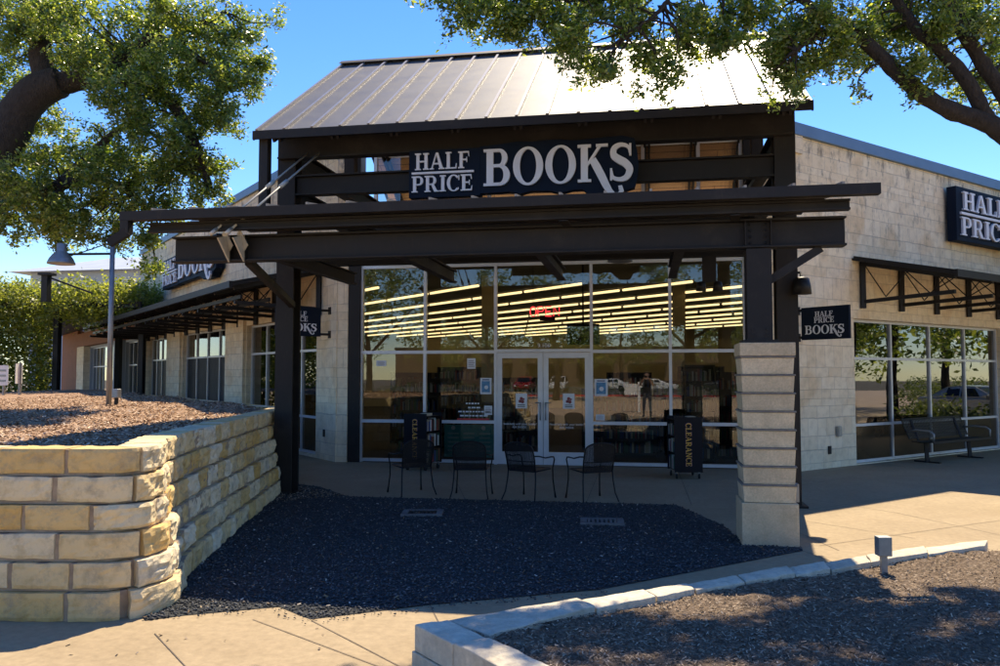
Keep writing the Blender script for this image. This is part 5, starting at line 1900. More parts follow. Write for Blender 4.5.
strip_surface([(-0.05, 0.49), (-0.16, 0.74), (-0.22, 0.92)], -hl, hl, M['steel2'], 'backrest')
for s in (-0.92, 0.92):
    l = MB()
    l.bar(BF(s, 0.15, 0.0), BF(s, 0.12, 0.43), 0.07, 0.07, up=(1, 0, 0))
    l.bar(BF(s, -0.12, 0.015), BF(s, 0.42, 0.015), 0.07, 0.03)
    l.bar(BF(s, -0.03, 0.42), BF(s, -0.2, 0.88), 0.05, 0.03, up=(1, 0, 0))
    l.build('leg', M['steel2'], bn)
for s in (-1.22, 1.22):
    MB().tube([BF(s, -0.12, 0.66), BF(s, 0.1, 0.69), BF(s, 0.36, 0.68), BF(s, 0.45, 0.62), BF(s, 0.44, 0.47)], 0.022, 8).build('armrest', M['galv'], bn, smooth=True)

# ------------------------------------------------------------------ small garden and street fittings
st = thing('stake_light', 'small grey box on a short stake standing in the near planter by the edging', 'garden light', (2.02, 7.65, 0.12))
VX = Vector((math.cos(rad(10)), math.sin(rad(10)), 0))
VF = Frame((2.02, 7.65, 0), VX, (math.sin(rad(10)), -math.cos(rad(10)), 0))
MB().fbox(VF, -0.025, 0.025, -0.02, 0.02, 0.05, 0.33).build('stake', M['galv'], st)
MB().fbox(VF, -0.058, 0.058, -0.045, 0.045, 0.29, 0.455).build('housing', M['galv'], st, bevel=0.006)
bl = thing('bollard_light', 'short grey bollard light standing in the raised bed beside the lamp post', 'bollard light', (-9.35, 13.35, 1.28))
MB().tube([(-9.35, 13.35, 1.2), (-9.35, 13.35, 1.44)], 0.035, 12).build('post', M['steel2'], bl)
MB().box(-9.41, -9.29, 13.29, 13.41, 1.44, 1.60).build('housing', M['galv'], bl, bevel=0.015)

lp = thing('lamp_post', 'slim grey lamp post with one arm and a bell shade in the raised bed', 'street lamp', (-9.55, 13.42, 1.2))
B = Vector((-9.55, 13.42, 1.2))
LV = -VX
MB().tube([B, B + Vector((0, 0, 3.12))], [0.05, 0.042], 14).build('pole', M['galv'], lp, smooth=True)
MB().lathe([(0.13, 0), (0.13, 0.03), (0.08, 0.05)], B + Vector((0, 0, 0.03)), 16).build('base_plate', M['galv'], lp)
hp = B + LV * 0.93 + Vector((0, 0, 2.83))
a_ = MB()
a_.tube([B + Vector((0, 0, 2.86)), hp + Vector((0, 0, 0.02))], 0.022, 8)
a_.tube([B + Vector((0, 0, 3.08)), B + LV * 0.6 + Vector((0, 0, 2.87))], 0.010, 6)
a_.build('arm', M['steel2'], lp)
MB().lathe([(0.07, 0.22), (0.085, 0.20), (0.085, 0.08), (0.10, 0.06), (0.14, 0.02), (0.20, -0.06), (0.235, -0.14), (0.235, -0.16), (0.21, -0.145)], hp, 24).build('shade', M['galv'], lp, smooth=True)

for (x, y, h, lab) in ((-18.47, 21.15, 2.15, 'small white parking sign on a post at the far left edge'), (-17.98, 21.2, 2.2, 'small sign seen edge on, on a grey post before the vines')):
    t = thing('parking_sign', lab, 'sign', (x, y, 0))
    MB().tube([(x, y, 0), (x, y, h)], 0.04, 8).build('post', M['galv'], t)
    e = VX if 'white' in lab else Vector((-VX.y, VX.x, 0))
    G = Frame((x, y - 0.06, 0), e, (e.y, -e.x, 0))
    MB().fbox(G, -0.17, 0.17, 0.0, 0.012, h - 0.60, h - 0.02).build('plate', M['white'], t)
    if 'white' in lab:
        p = MB()
        for k in range(3):
            p.fbox(G, -0.11, 0.11, 0.013, 0.015, h - 0.5 + 0.15 * k, h - 0.44 + 0.15 * k)
        p.build('print', M['galv'], t)
LEFT_BLOBS = [(-12.19, 14.09, 8.72, 0.88, 26), (-11.4, 14.64, 9.05, 0.8, 20), (-10.13, 14.45, 8.81, 0.75, 20), (-9.04, 14.11, 8.78, 0.6, 16), (-8.56, 14.73, 8.61, 0.67, 22), (-8.11, 15.09, 8.82, 0.48, 12), (-7.76, 14.88, 7.8, 0.51, 14), (-8.07, 14.55, 7.3, 0.57, 18), (-9.16, 15.04, 7.94, 0.72, 22), (-10.15, 15.0, 8.32, 0.72, 18), (-9.61, 14.55, 7.09, 0.59, 16), (-8.63, 14.72, 6.93, 0.47, 12), (-8.15, 14.81, 6.85, 0.27, 5), (-10.93, 15.13, 8.41, 0.69, 14), (-11.76, 14.99, 8.52, 0.61, 12), (-12.77, 14.67, 7.94, 0.71, 16), (-13.15, 15.01, 7.12, 0.63, 12), (-12.03, 14.93, 7.04, 0.45, 7), (-12.01, 14.67, 6.13, 0.6, 16), (-11.03, 14.71, 6.4, 0.56, 14), (-10.07, 14.47, 6.0, 0.59, 18), (-9.29, 14.61, 6.0, 0.55, 18), (-8.79, 14.84, 6.02, 0.43, 11), (-8.32, 14.77, 6.0, 0.31, 6), (-8.51, 14.75, 5.45, 0.39, 8), (-9.57, 14.56, 5.2, 0.59, 18), (-10.61, 14.64, 5.36, 0.6, 16), (-11.51, 14.49, 5.25, 0.56, 15), (-12.29, 14.35, 5.45, 0.6, 16), (-12.37, 14.33, 4.78, 0.4, 8), (-11.48, 14.49, 4.65, 0.36, 6), (-10.33, 14.43, 4.66, 0.35, 7), (-9.55, 14.56, 4.5, 0.27, 5), (-9.51, 14.57, 4.01, 0.21, 3), (-7.2, 14.97, 8.96, 0.2, 2), (-7.44, 14.93, 8.1, 0.24, 4), (-13.97, 14.05, 8.21, 1.39, 26), (-14.31, 14.27, 5.82, 1.21, 20)]
LEFT_LIMBS = [([(-14.8, 13.33, 0.58), (-14.53, 13.47, 2.32), (-13.73, 13.8, 4.18), (-12.6, 14.04, 6.25), (-11.96, 14.13, 7.32), (-11.33, 14.24, 7.65)], 0.55, 0.295), ([(-11.4, 14.24, 7.62), (-10.6, 14.4, 7.76), (-9.91, 14.49, 7.66), (-9.2, 14.65, 7.2), (-8.67, 14.73, 6.32), (-8.4, 14.73, 5.52)], 0.23, 0.055), ([(-11.67, 14.21, 7.45), (-11.8, 14.17, 8.5), (-11.87, 14.16, 9.73), (-12.07, 14.12, 11.25)], 0.25, 0.131), ([(-10.6, 14.4, 7.76), (-9.83, 14.51, 8.41), (-9.35, 14.6, 8.88), (-8.8, 14.68, 8.72), (-8.13, 14.72, 9.05)], 0.14, 0.033), ([(-9.6, 14.53, 8.65), (-8.67, 14.67, 8.12), (-8.13, 14.8, 7.65), (-8.47, 14.93, 7.12)], 0.08, 0.022), ([(-13.87, 13.73, 3.92), (-12.8, 13.97, 4.98), (-11.71, 14.19, 5.45), (-10.55, 14.39, 5.72), (-9.56, 14.56, 5.12)], 0.22, 0.044), ([(-11.47, 14.27, 5.52), (-10.8, 14.53, 6.32), (-10.13, 14.67, 6.85), (-9.33, 14.8, 6.45)], 0.1, 0.033), ([(-14.27, 13.6, 3.12), (-15.2, 12.8, 6.05), (-15.87, 12.27, 8.72)], 0.31, 0.109)]
RIGHT_BLOBS = [(-1.77, 8.62, 5.83, 0.28, 11), (-1.47, 8.68, 5.65, 0.21, 9), (-1.11, 8.84, 5.8, 0.33, 14), (-0.72, 8.81, 5.51, 0.28, 12), (-0.42, 8.86, 5.27, 0.18, 7), (-0.57, 9.04, 5.88, 0.33, 12), (-0.13, 9.12, 5.82, 0.31, 12), (0.14, 9.16, 5.42, 0.2, 7), (0.29, 9.19, 5.2, 0.14, 4), (0.55, 9.44, 5.8, 0.34, 14), (0.94, 9.51, 5.62, 0.25, 9), (1.18, 9.65, 6.02, 0.32, 12), (1.52, 9.71, 5.6, 0.25, 10), (1.81, 9.86, 5.35, 0.25, 10), (1.77, 9.86, 5.82, 0.28, 10), (2.24, 10.04, 5.56, 0.25, 9), (2.57, 10.2, 5.97, 0.26, 8), (3.16, 10.51, 6.05, 0.24, 6), (3.05, 10.49, 6.33, 0.29, 9), (3.36, 10.65, 5.59, 0.17, 3), (3.83, 10.83, 5.63, 0.2, 4), (3.78, 10.82, 6.27, 0.27, 7), (4.27, 10.91, 6.01, 0.24, 5), (4.19, 10.89, 5.44, 0.15, 3), (0.1, 9.36, 6.5, 0.67, 22), (1.38, 9.79, 6.72, 0.69, 22), (-0.9, 8.98, 6.4, 0.55, 18), (-1.87, 8.71, 6.29, 0.43, 12), (2.71, 10.23, 6.82, 0.7, 20), (4.17, 10.89, 7.03, 0.73, 20), (1.0, 10.6, 8.2, 0.74, 28), (2.4, 11.2, 8.4, 0.81, 31), (3.6, 11.6, 8.3, 0.81, 31), (4.9, 11.4, 7.9, 0.89, 31), (1.8, 9.6, 7.9, 0.74, 25), (3.2, 9.8, 7.6, 0.81, 28), (4.6, 9.9, 7.2, 0.74, 27), (5.8, 10.6, 7.2, 1.1, 24), (6.4, 12.0, 7.8, 1.2, 20), (5.6, 8.8, 7.0, 1.0, 18), (2.6, 12.2, 9.2, 1.0, 18), (4.2, 8.4, 7.2, 0.9, 14)]
LEFT_BLOBS += [(-10.36, 13.61, 7.79, 0.52, 12), (-9.56, 13.55, 7.05, 0.51, 12), (-10.16, 13.85, 5.64, 0.53, 12), (-11.5, 13.41, 5.5, 0.56, 12), (-11.14, 13.77, 4.99, 0.53, 12), (-10.48, 13.89, 4.7, 0.38, 7), (-9.49, 13.76, 6.55, 0.44, 9), (-8.87, 13.87, 7.79, 0.48, 10), (-9.26, 14.01, 7.38, 0.41, 8), (-11.4, 13.42, 8.66, 0.56, 10), (-10.66, 13.55, 8.76, 0.44, 8), (-8.71, 14.0, 6.29, 0.41, 9)]
RIGHT_BLOBS += [(3.1, 11.31, 6.5, 0.31, 9), (3.74, 11.42, 6.23, 0.28, 7), (4.21, 11.51, 6.61, 0.34, 9), (4.64, 11.58, 5.97, 0.26, 7), (3.07, 9.99, 5.46, 0.16, 4), (3.37, 9.94, 5.97, 0.25, 7), (3.97, 10.14, 5.96, 0.23, 6), (2.9, 11.07, 6.05, 0.23, 6), (1.99, 9.59, 5.87, 0.24, 8), (2.29, 9.75, 5.62, 0.17, 5), (4.26, 11.72, 5.73, 0.18, 4), (4.51, 11.76, 5.39, 0.12, 2)]

# ------------------------------------------------------------------ live oaks
def catmull(pts, k=4):
    pts = [Vector(p) for p in pts]
    out = []
    n_ = len(pts)
    for i in range(n_ - 1):
        p0, p1, p2, p3 = pts[max(0, i - 1)], pts[i], pts[i + 1], pts[min(n_ - 1, i + 2)]
        for j in range(k):
            t = j / k
            out.append(0.5 * (2 * p1 + (p2 - p0) * t + (2 * p0 - 5 * p1 + 4 * p2 - p3) * t * t + (3 * p1 - p0 - 3 * p2 + p3) * t ** 3))
    out.append(pts[-1])
    return out

def tree(name, label, base, limbs, blobs, leaf, per, crad, mat, seed, group=None, kinds=('trunk', 'crown'), sides=18, twigs=True, mult=1.0):
    t = thing(name, label, 'tree', base, group)
    rg = np.random.default_rng(seed)
    tb = MB()
    anchor = []
    for pts, r0, r1 in limbs:
        c = catmull(pts, 9 if twigs else 4)
        rs = []
        for i, p in enumerate(c):
            f_ = i / (len(c) - 1)
            rs.append((r0 * (1 - f_) + r1 * f_) * (1 + 0.10 * mnoise.noise(p * 2.3)))
            if i:
                c[i] = p + Vector((mnoise.noise(p * 1.7), mnoise.noise(p * 1.7 + Vector((5, 0, 0))), mnoise.noise(p * 1.7 + Vector((0, 7, 0))))) * 0.10 * (r0 * 0.5 + 0.12)
        tb.tube(c, rs, sides)
        anchor += [p for p in c[2:]]
    A_ = np.array([tuple(p) for p in anchor])
    cs = []
    for (x, y, z, r, n_) in blobs:
        n_ = int(n_ * mult)
        d = unit(rg.normal(size=(n_, 3))) * (rg.uniform(size=(n_, 1)) ** 0.45) * r
        cs.append(np.array([x, y, z]) + d * np.array([1, 1.1, 0.95]))
    cs = np.concatenate(cs)
    if twigs:
        spr = cs[rg.choice(len(cs), len(cs) // 9, replace=False)]
        mid_ = cs.mean(0)
        cs = np.concatenate([cs, spr + unit(spr - mid_ + rg.normal(0, 0.6, spr.shape)) * rg.uniform(0.15, 0.42, (len(spr), 1))])
    if twigs:
        for i in range(0, len(cs), 3):
            c = Vector(cs[i])
            dd = ((A_ - cs[i]) ** 2).sum(1)
            a = Vector(A_[int(dd.argmin())])
            if (a - c).length > 2.2 or (a - c).length < 0.1:
                continue
            m = a.lerp(c, 0.5) + Vector(rg.normal(0, 0.10, 3)) + Vector((0, 0, 0.06))
            tb.tube(catmull([a, m, c], 3), [0.02 - 0.016 * q / 6 for q in range(7)], 4, cap=False)
    tb.v = [tuple(Vector(p) + mnoise.noise_vector(Vector(p) * 6.0) * 0.022 + mnoise.noise_vector(Vector(p) * 15.0) * 0.010) for p in tb.v] if twigs else tb.v
    tb.build('trunk', M['bark'], t, smooth=True)
    L = np.repeat(cs, per, axis=0)
    # leaves gather along short sprays rather than in balls
    sd = unit(rg.normal(size=(len(cs), 3)) + np.array([0, 0, -0.25]))
    L = L + np.repeat(sd, per, axis=0) * rg.uniform(-1, 1, (len(L), 1)) * crad * 1.15 + rg.normal(0, crad * 0.34, (len(L), 3))
    fast_mesh('crown', leaf_verts(L, leaf, rg), 4, mat, t)
    return t

tree('oak_tree', 'spreading live oak with a thick bent limb at the left of the porch', (-14.5, 13.4, 1.1),
     LEFT_LIMBS,
     LEFT_BLOBS, 0.080, 108, 0.18, M['leaf'], 21, mult=1.75)
tree('oak_tree', 'live oak whose dark limbs reach in over the roof from the right', (6.0, 10.4, 0.1),
     [([(6.2, 10.5, 0.0), (6.0, 10.45, 1.6), (5.5, 10.5, 3.0), (4.85, 10.49, 3.95), (4.14, 10.38, 4.72), (3.5, 10.26, 4.98), (2.86, 10.15, 5.5), (2.37, 10.06, 5.95), (1.83, 9.97, 6.32), (1.1, 9.8, 6.75)], 0.185, 0.03),
      ([(4.05, 10.38, 4.78), (3.66, 10.28, 5.45), (3.18, 10.21, 5.98), (2.85, 10.16, 6.6), (2.7, 10.3, 7.6)], 0.09, 0.04),
      ([(4.75, 10.46, 4.15), (4.2, 10.38, 5.12), (3.87, 10.33, 5.68), (3.6, 10.28, 6.2), (3.5, 10.4, 7.4)], 0.10, 0.05),
      ([(1.4, 9.85, 6.55), (0.6, 9.4, 6.35), (-0.1, 9.14, 6.1), (-0.9, 8.98, 6.05), (-1.7, 8.82, 5.9)], 0.06, 0.015),
      ([(2.37, 10.06, 5.95), (2.0, 9.7, 5.75), (1.7, 9.5, 5.5)], 0.05, 0.015),
      ([(0.4, 9.3, 6.3), (0.2, 9.1, 5.9), (-0.1, 8.9, 5.6)], 0.03, 0.01),
      ([(5.3, 10.5, 3.3), (5.6, 9.8, 5.0), (5.9, 9.4, 6.8)], 0.2, 0.08)],
     RIGHT_BLOBS, 0.062, 100, 0.14, M['leaf'], 22, mult=1.6)

# ------------------------------------------------------------------ vine covered arbor at the far left
ar = thing('vine_arbor', 'dark arbor overgrown with yellow green vines at the far left', 'arbor', (-21, 26.5, 0))
fr = MB()
for x, y in ((-23.6, 25.6), (-20.6, 26.0), (-18.2, 27.4), (-23.4, 28.6), (-20.2, 28.9)):
    fr.bar((x, y, 0), (x, y, 4.4), 0.2, 0.2, up=(1, 0, 0))
for y in (25.5, 26.6, 27.7, 28.8):
    fr.bar((-25.5, y - 0.3, 4.35), (-17.6, y + 0.9, 4.35), 0.12, 0.22)
fr.bar((-19.72, 24.3, 4.3), (-19.72, 24.3, 5.2), 0.22, 0.22, up=(1, 0, 0))
fr.bar((-19.9, 24.3, 5.22), (-19.5, 24.3, 5.22), 0.4, 0.08)
fr.bar((-19.72, 24.3, 5.15), (-18.3, 24.7, 4.6), 0.06, 0.06)
fr.build('frame', M['steel2'], ar)
rg = np.random.default_rng(8)
def slab(n, x0, x1, y0, y1, zlo, zhi, cl):
    c = rg.uniform((x0, y0, 0), (x1, y1, 1), (n, 3))
    h = np.array([mnoise.noise(Vector((p[0] * 0.55, p[1] * 0.5, 2))) for p in c])
    c[:, 1] += (c[:, 0] + 21) * 0.15
    c[:, 2] = zlo + (zhi + 0.35 * h - zlo) * c[:, 2] ** 0.6
    L = np.repeat(c, cl, axis=0)
    return L + rg.normal(0, 0.16, L.shape)
top = slab(2300, -26.5, -17.6, 25.0, 29.0, 3.95, 5.05, 14)
drop = slab(3200, -26.5, -19.8, 25.3, 28.5, 0.0, 4.3, 12)
drop = drop[drop[:, 0] < -20.5 - (drop[:, 1] - 25.5) * 0.72]
side = slab(90, -20.6, -18.9, 25.4, 27.0, 3.6, 4.3, 12)
fast_mesh('vines', leaf_verts(np.concatenate([top, drop, side]), 0.12, rg, aspect=0.6), 4, M['vine'], ar)

# far building behind the left wing
fb = thing('far_building', 'pale grey building with a low hipped roof beyond the vine arbor', 'building', (-40, 58, 0))
MB().box(-46.0, -33.0, 55.0, 66.0, 0, 9.6).build('wall', M['greywall'], fb)
rb = MB()
rb.add([(-47.2, 54, 9.6), (-32, 54, 9.6), (-32, 67, 9.6), (-47.2, 67, 9.6), (-42.5, 60, 11.4), (-36, 60, 11.4)], [(0, 1, 5, 4), (1, 2, 5), (2, 3, 4, 5), (3, 0, 4), (3, 2, 1, 0)])
rb.build('roof', M['roofgrey'], fb)
for k in range(5):
    MB().box(-45.2 + k * 2.5, -43.9 + k * 2.5, 54.95, 55.02, 6.8, 8.2).build('window', M['carglass'], fb)

# dry tuft at the right edge of the pavement
tf = tag(fast_mesh('grass_tuft', np.zeros((4, 3)), 4, M['grass']), 'dry feathery shrub poking in at the right edge of the pavement', 'shrub')
def tuft_mesh(o, c, R, H, n_, seed, w=0.012):
    rg_ = np.random.default_rng(seed)
    a = rg_.uniform(0, 6.28, n_)
    s_ = rg_.uniform(0.1, 1, n_) ** 0.5
    base = np.stack([c[0] + 0.25 * R * s_ * np.cos(a), c[1] + 0.25 * R * s_ * np.sin(a), np.full(n_, c[2])], 1)
    hh = H * rg_.uniform(0.5, 1, n_)
    tip = base + np.stack([R * s_ * np.cos(a), R * s_ * np.sin(a), hh], 1)
    mid = (base + tip) / 2 + np.array([0, 0, 1]) * (hh * 0.15)[:, None]
    q = np.stack([-np.sin(a), np.cos(a), np.zeros(n_)], 1) * w
    v = np.stack([base - q, base + q, mid + q * .8, mid - q * .8, mid - q * .8, mid + q * .8, tip + q * .2, tip - q * .2], 1).reshape(-1, 3)
    me = o.data
    nm_ = fast_mesh('grass_tuft', v, 4, M['grass'])
    o.data = nm_.data
    bpy.data.objects.remove(nm_)
tuft_mesh(tf, (5.62, 12.35, 0.0), 0.55, 0.85, 900, 4)

# ------------------------------------------------------------------ what stands behind the photographer (seen mirrored in the glass)
def make_car(label, paint, kind):
    t = thing('parked_car', label, 'car', (0, 0, 0), 'cars parked in the lot across the lane')
    suv = kind == 'suv'
    hw = 0.92
    body = [(-2.25, 0.35), (-2.28, 0.62), (-2.20, 0.92), (-2.05, 0.98 if not suv else 1.05), (0.95, 0.98), (1.95, 0.86), (2.25, 0.70), (2.28, 0.40), (2.1, 0.28), (-2.1, 0.28)]
    b = MB()
    b.prism([(x, -hw, z) for x, z in body], (0, 2 * hw, 0))
    b.build('body', paint, t, bevel=0.07)
    cab = [(-2.12, 1.0), (-1.92, 1.62), (-1.6, 1.70), (0.1, 1.70), (0.95, 1.0)] if suv else [(-1.75, 0.97), (-1.05, 1.38), (-0.6, 1.44), (0.05, 1.42), (0.98, 0.97)]
    c = MB()
    n_ = len(cab)
    vs = [(x, -hw + (0.05 if z < 1.1 else 0.18), z) for x, z in cab] + [(x, hw - (0.05 if z < 1.1 else 0.18), z) for x, z in cab]
    c.add(vs, [tuple(range(n_)), tuple(range(2 * n_ - 1, n_ - 1, -1))] + [(i, n_ + i, n_ + (i + 1) % n_, (i + 1) % n_) for i in range(n_)])
    c.build('cabin', paint, t, bevel=0.04)
    zt = cab[2][1] - 0.08
    for s in (-1, 1):
        g = MB()
        xr, xf = cab[1][0] + 0.10, cab[3][0] + 0.02
        y0, y1 = s * (hw - 0.035), s * (hw - 0.165)
        xm = (xr + xf) / 2
        for a, bq in ((xr - 0.1, xm - 0.04), (xm + 0.04, xf + 0.25)):
            g.add([(a, y0, 1.03), (bq, y0, 1.03), (min(bq, xf), y1, zt), (max(a, xr), y1, zt), (a, y0 - s * 0.02, 1.03), (bq, y0 - s * 0.02, 1.03), (min(bq, xf), y1 - s * 0.02, zt), (max(a, xr), y1 - s * 0.02, zt)],
                  [(0, 1, 2, 3), (7, 6, 5, 4), (0, 1, 5, 4), (1, 2, 6, 5), (2, 3, 7, 6), (3, 0, 4, 7)])
        g.build('side_window', M['carglass'], t)
    for (x0, z0, x1, z1, nm_) in ((cab[-1][0] + 0.0, cab[-1][1], cab[-2][0], cab[-2][1], 'windscreen'), (cab[0][0], cab[0][1], cab[1][0], cab[1][1], 'rear_window')):
        dx = 0.02 if nm_ == 'windscreen' else -0.02
        lx, lz = x0 + (x1 - x0) * .1, z0 + (z1 - z0) * .1
        hx, hz = x0 + (x1 - x0) * .9, z0 + (z1 - z0) * .9
        g = MB()
        g.prism([(lx + dx, -hw + .14, lz + .01), (lx + dx, hw - .14, lz + .01), (hx + dx, hw - .23, hz + .01), (hx + dx, -hw + .23, hz + .01)], (-dx * 1.5, 0, 0))
        g.build(nm_, M['carglass'], t)
    for x in (-1.38, 1.42):
        for s in (-1, 1):
            F_ = Frame((0, 0, 0), (1, 0, 0), (0, 0, 1), (0, s, 0))
            w = MB()
            w.lathe([(0.22, -0.02), (0.31, -0.02), (0.335, 0.03), (0.335, 0.18), (0.30, 0.215), (0.22, 0.215)], (x, s * 0.72, 0.335), 24, axis=F_)
            ty = w.build('wheel', M['rubber'], t, smooth=False)
            MB().lathe([(0.215, 0.05), (0.215, 0.205), (0.15, 0.212), (0.05, 0.216)], (x, s * 0.72, 0.335), 20, axis=F_).build('rim', M['galv'], ty)
    for s in (-1, 1):
        MB().box(2.17, 2.29, s * 0.62 - 0.18, s * 0.62 + 0.18, 0.62, 0.76).build('headlight', M['white'], t, bevel=0.02)
        MB().box(-2.30, -2.17, s * 0.68 - 0.14, s * 0.68 + 0.14, 0.66, 0.90).build('tail_light', M['redlamp'], t, bevel=0.02)
    MB().box(-2.31, -2.24, -0.25, 0.25, 0.48, 0.60).build('number_plate', M['white'], t)
    for s in (-1, 1):
        MB().box(0.55, 0.72, s * 1.0 - 0.09, s * 1.0 + 0.09, 0.98, 1.1).build('mirror', paint, t, bevel=0.02)
    return t
cars = [('white suv parked across the lane, seen mirrored left of the doors', 'carwhite', 'suv', -9.5, -58, 90),
        ('red hatchback parked beside the white suv in the mirrored lot', 'carred', 'suv', -13.5, -59, 92),
        ('silver saloon parked beside the red car in the mirrored lot', 'carsilver', 'sedan', -17.0, -58, 88),
        ('white saloon parked side on behind the photographer in the mirrored lot', 'carwhite', 'sedan', 1.5, -62, 4),
        ('dark saloon parked side on right of the white saloon in the mirrored lot', 'cardark', 'sedan', 8.5, -63, 182),
        ('white saloon mirrored in the door glass at the middle of the lot', 'carwhite', 'sedan', -4.0, -64, 185),
        ('dark suv mirrored in the right wing window', 'cardark', 'suv', 23.5, 31.0, 100),
        ('white suv mirrored in the right wing window', 'carwhite', 'suv', 29.5, 33.0, 130),
        ('silver saloon mirrored in the right wing window', 'carsilver', 'sedan', 21.0, 27.0, 140),
        ('red hatchback mirrored in the left wing window', 'carred', 'suv', -25.0, 20.5, 60),
        ('white saloon mirrored in the left wing window', 'carwhite', 'sedan', -31.0, 23.5, 50),
        ('dark saloon mirrored in the left wing window', 'cardark', 'sedan', -36.0, 27.0, 70)]
protos = {}
for lab, paint, kind, x, y, r in cars:
    o = make_car(lab, M[paint], kind)
    o.location = (x, y, -0.02 if y < -38 else 0)
    o.rotation_euler = (0, 0, rad(r))

def hedge(label, x0, x1, y0, y1, h, n_, seed, size=0.14):
    c = ((x0 + x1) / 2, (y0 + y1) / 2, 0)
    t = thing('hedge', label, 'hedge', c)
    rg_ = np.random.default_rng(seed)
    p = rg_.uniform((x0, y0, 0), (x1, y1, 1), (n_, 3))
    hh = np.array([mnoise.noise(Vector((q[0] * 0.35, q[1] * 0.4, seed))) for q in p])
    p[:, 2] *= h * (0.8 + 0.5 * hh)
    p = np.repeat(p, 7, axis=0) + rg_.normal(0, 0.13, (n_ * 7, 3))
    p[:, 2] = np.abs(p[:, 2])
    fast_mesh('foliage', leaf_verts(p, size, rg_, aspect=0.5), 4, M['bush'], t)
hedge('low green hedge along the red kerb behind the photographer', -30, 18, -41.2, -38.9, 1.2, 1500, 1)
hedge('yellow green shrubs mirrored in the right wing window', 13.0, 19.0, 23.0, 25.0, 1.1, 420, 2)
hedge('green shrubs mirrored in the left wing window', -24.0, -20.0, 16.0, 17.6, 1.0, 260, 3)

def far_tree(label, x, y, h, r, seed, low=0.34):
    rr = random.Random(seed)
    bl_ = []
    for k in range(20):
        a = rr.uniform(0, 6.28)
        q = r * rr.uniform(0.1, 0.9)
        bl_.append((x + q * math.cos(a), y + q * math.sin(a), h * rr.uniform(low, 0.92), r * rr.uniform(0.30, 0.45), 13))
    tree('oak_tree', label, (x, y, 0), [([(x, y, -0.1), (x + .1, y, h * .2), (x - .1, y + .1, h * .42), (x + .2, y, h * .7)], 0.28, 0.08),
         ([(x, y, h * .25), (x + r * .4, y + .3, h * .45), (x + r * .7, y + .4, h * .6)], 0.13, 0.04),
         ([(x, y, h * .28), (x - r * .4, y - .3, h * .48), (x - r * .65, y - .2, h * .65)], 0.13, 0.04)],
         bl_, 0.30, 26, 0.5, M['leaf'], seed, 'oaks round the parking lot', sides=8, twigs=False)
far_tree('broad oak in the lot behind the photographer, left of the others', -20, -24, 13, 6.5, 31)
far_tree('tall oak behind the photographer to the left of the white suv', -13, -34, 12, 5.5, 32)
far_tree('tall oak straight behind the photographer beyond the lane', 3.5, -30, 13, 6.0, 33)
far_tree('oak at the right end of the lane behind the photographer', 14, -22, 12, 6.0, 34)
far_tree('oak standing beyond the cars right of the shop', 27, 38, 9.5, 5.0, 35)
far_tree('oak close to the pavement right of the shop', 18.5, 32.5, 8.5, 4.0, 36)
far_tree('oak right of the shop beside the silver saloon', 24, 24.5, 9, 4.6, 39)
far_tree('oak standing beyond the cars left of the shop', -33, 17, 9, 5.0, 37)
far_tree('oak behind the dark saloon left of the shop', -41, 33, 9, 5.0, 38)

far_tree('oak behind the photographer left of the lane, nearest of the lot', -6.5, -27, 10, 4.5, 41)
far_tree('low oak beyond the white saloon behind the photographer', 9, -45, 10, 5.0, 42)
far_tree('dark oak far beyond the lane between the parked cars', -3, -72, 11, 5.5, 43)
far_tree('dark oak far beyond the lane at the right of the cars', 14, -74, 11, 5.5, 44)
far_tree('dark oak far beyond the lane at the left of the cars', -24, -70, 11, 5.5, 45)
far_tree('oak right of the shop nearest the pavement edge', 14.5, 20.5, 8, 3.4, 46, 0.45)
far_tree('oak far right of the shop behind the others', 34, 30, 10, 5.2, 47)
far_tree('tall oak at the far left end of the lane behind the photographer', -30, -36, 13, 6.5, 51)
far_tree('oak beyond the side lot opposite the right wing window', 40, 41, 10, 5.5, 52)
far_tree('oak at the near end of the side lot right of the shop', 31, 22, 10, 5.2, 53)
hedge('long dark hedge at the end of the side lot right of the shop', 36.0, 60.0, 34.0, 37.0, 1.6, 900, 9, 0.2)
ob = thing('shop_row', 'brown stucco row of shops across the parking lot behind the photographer', 'building', (0, -100, 0))
w_ = MB()
OF = Frame((0, -95, 0), (1, 0, 0), (0, 1, 0))
ops = [(-34 + 8 * k, -29 + 8 * k, 0.3, 3.2) for k in range(9)]
wall_open(w_, OF, -40, 40, 0, 6.0, 0.4, ops)
w_.box(-40, 40, -112, -95.5, 0, 5.6)
w_.build('wall', M['terra'], ob)
for o_ in ops:
    MB().fbox(OF, o_[0], o_[1], -0.3, -0.25, o_[2], o_[3]).build('window', M['carglass'], ob)
    MB().fbox(OF, o_[0] - 0.4, o_[1] + 0.4, 0.01, 1.6, 3.5, 3.7).build('awning', M['steel2'], ob)
MB().fbox(OF, -40.2, 40.2, -0.5, 0.15, 6.002, 6.3).build('coping', M['steel2'], ob)

# white way-finding sign by the kerb (mirrored in the glass)
ws = thing('kerb_sign', 'white post with a small white board behind the photographer, mirrored in the glass', 'sign', (-0.4, -8.0, 0))
MB().box(-0.36, -0.24, -8.06, -7.94, 0, 1.5).build('post', M['white'], ws)
MB().box(-1.0, -0.38, -8.03, -7.97, 0.85, 1.4).build('board', M['white'], ws)

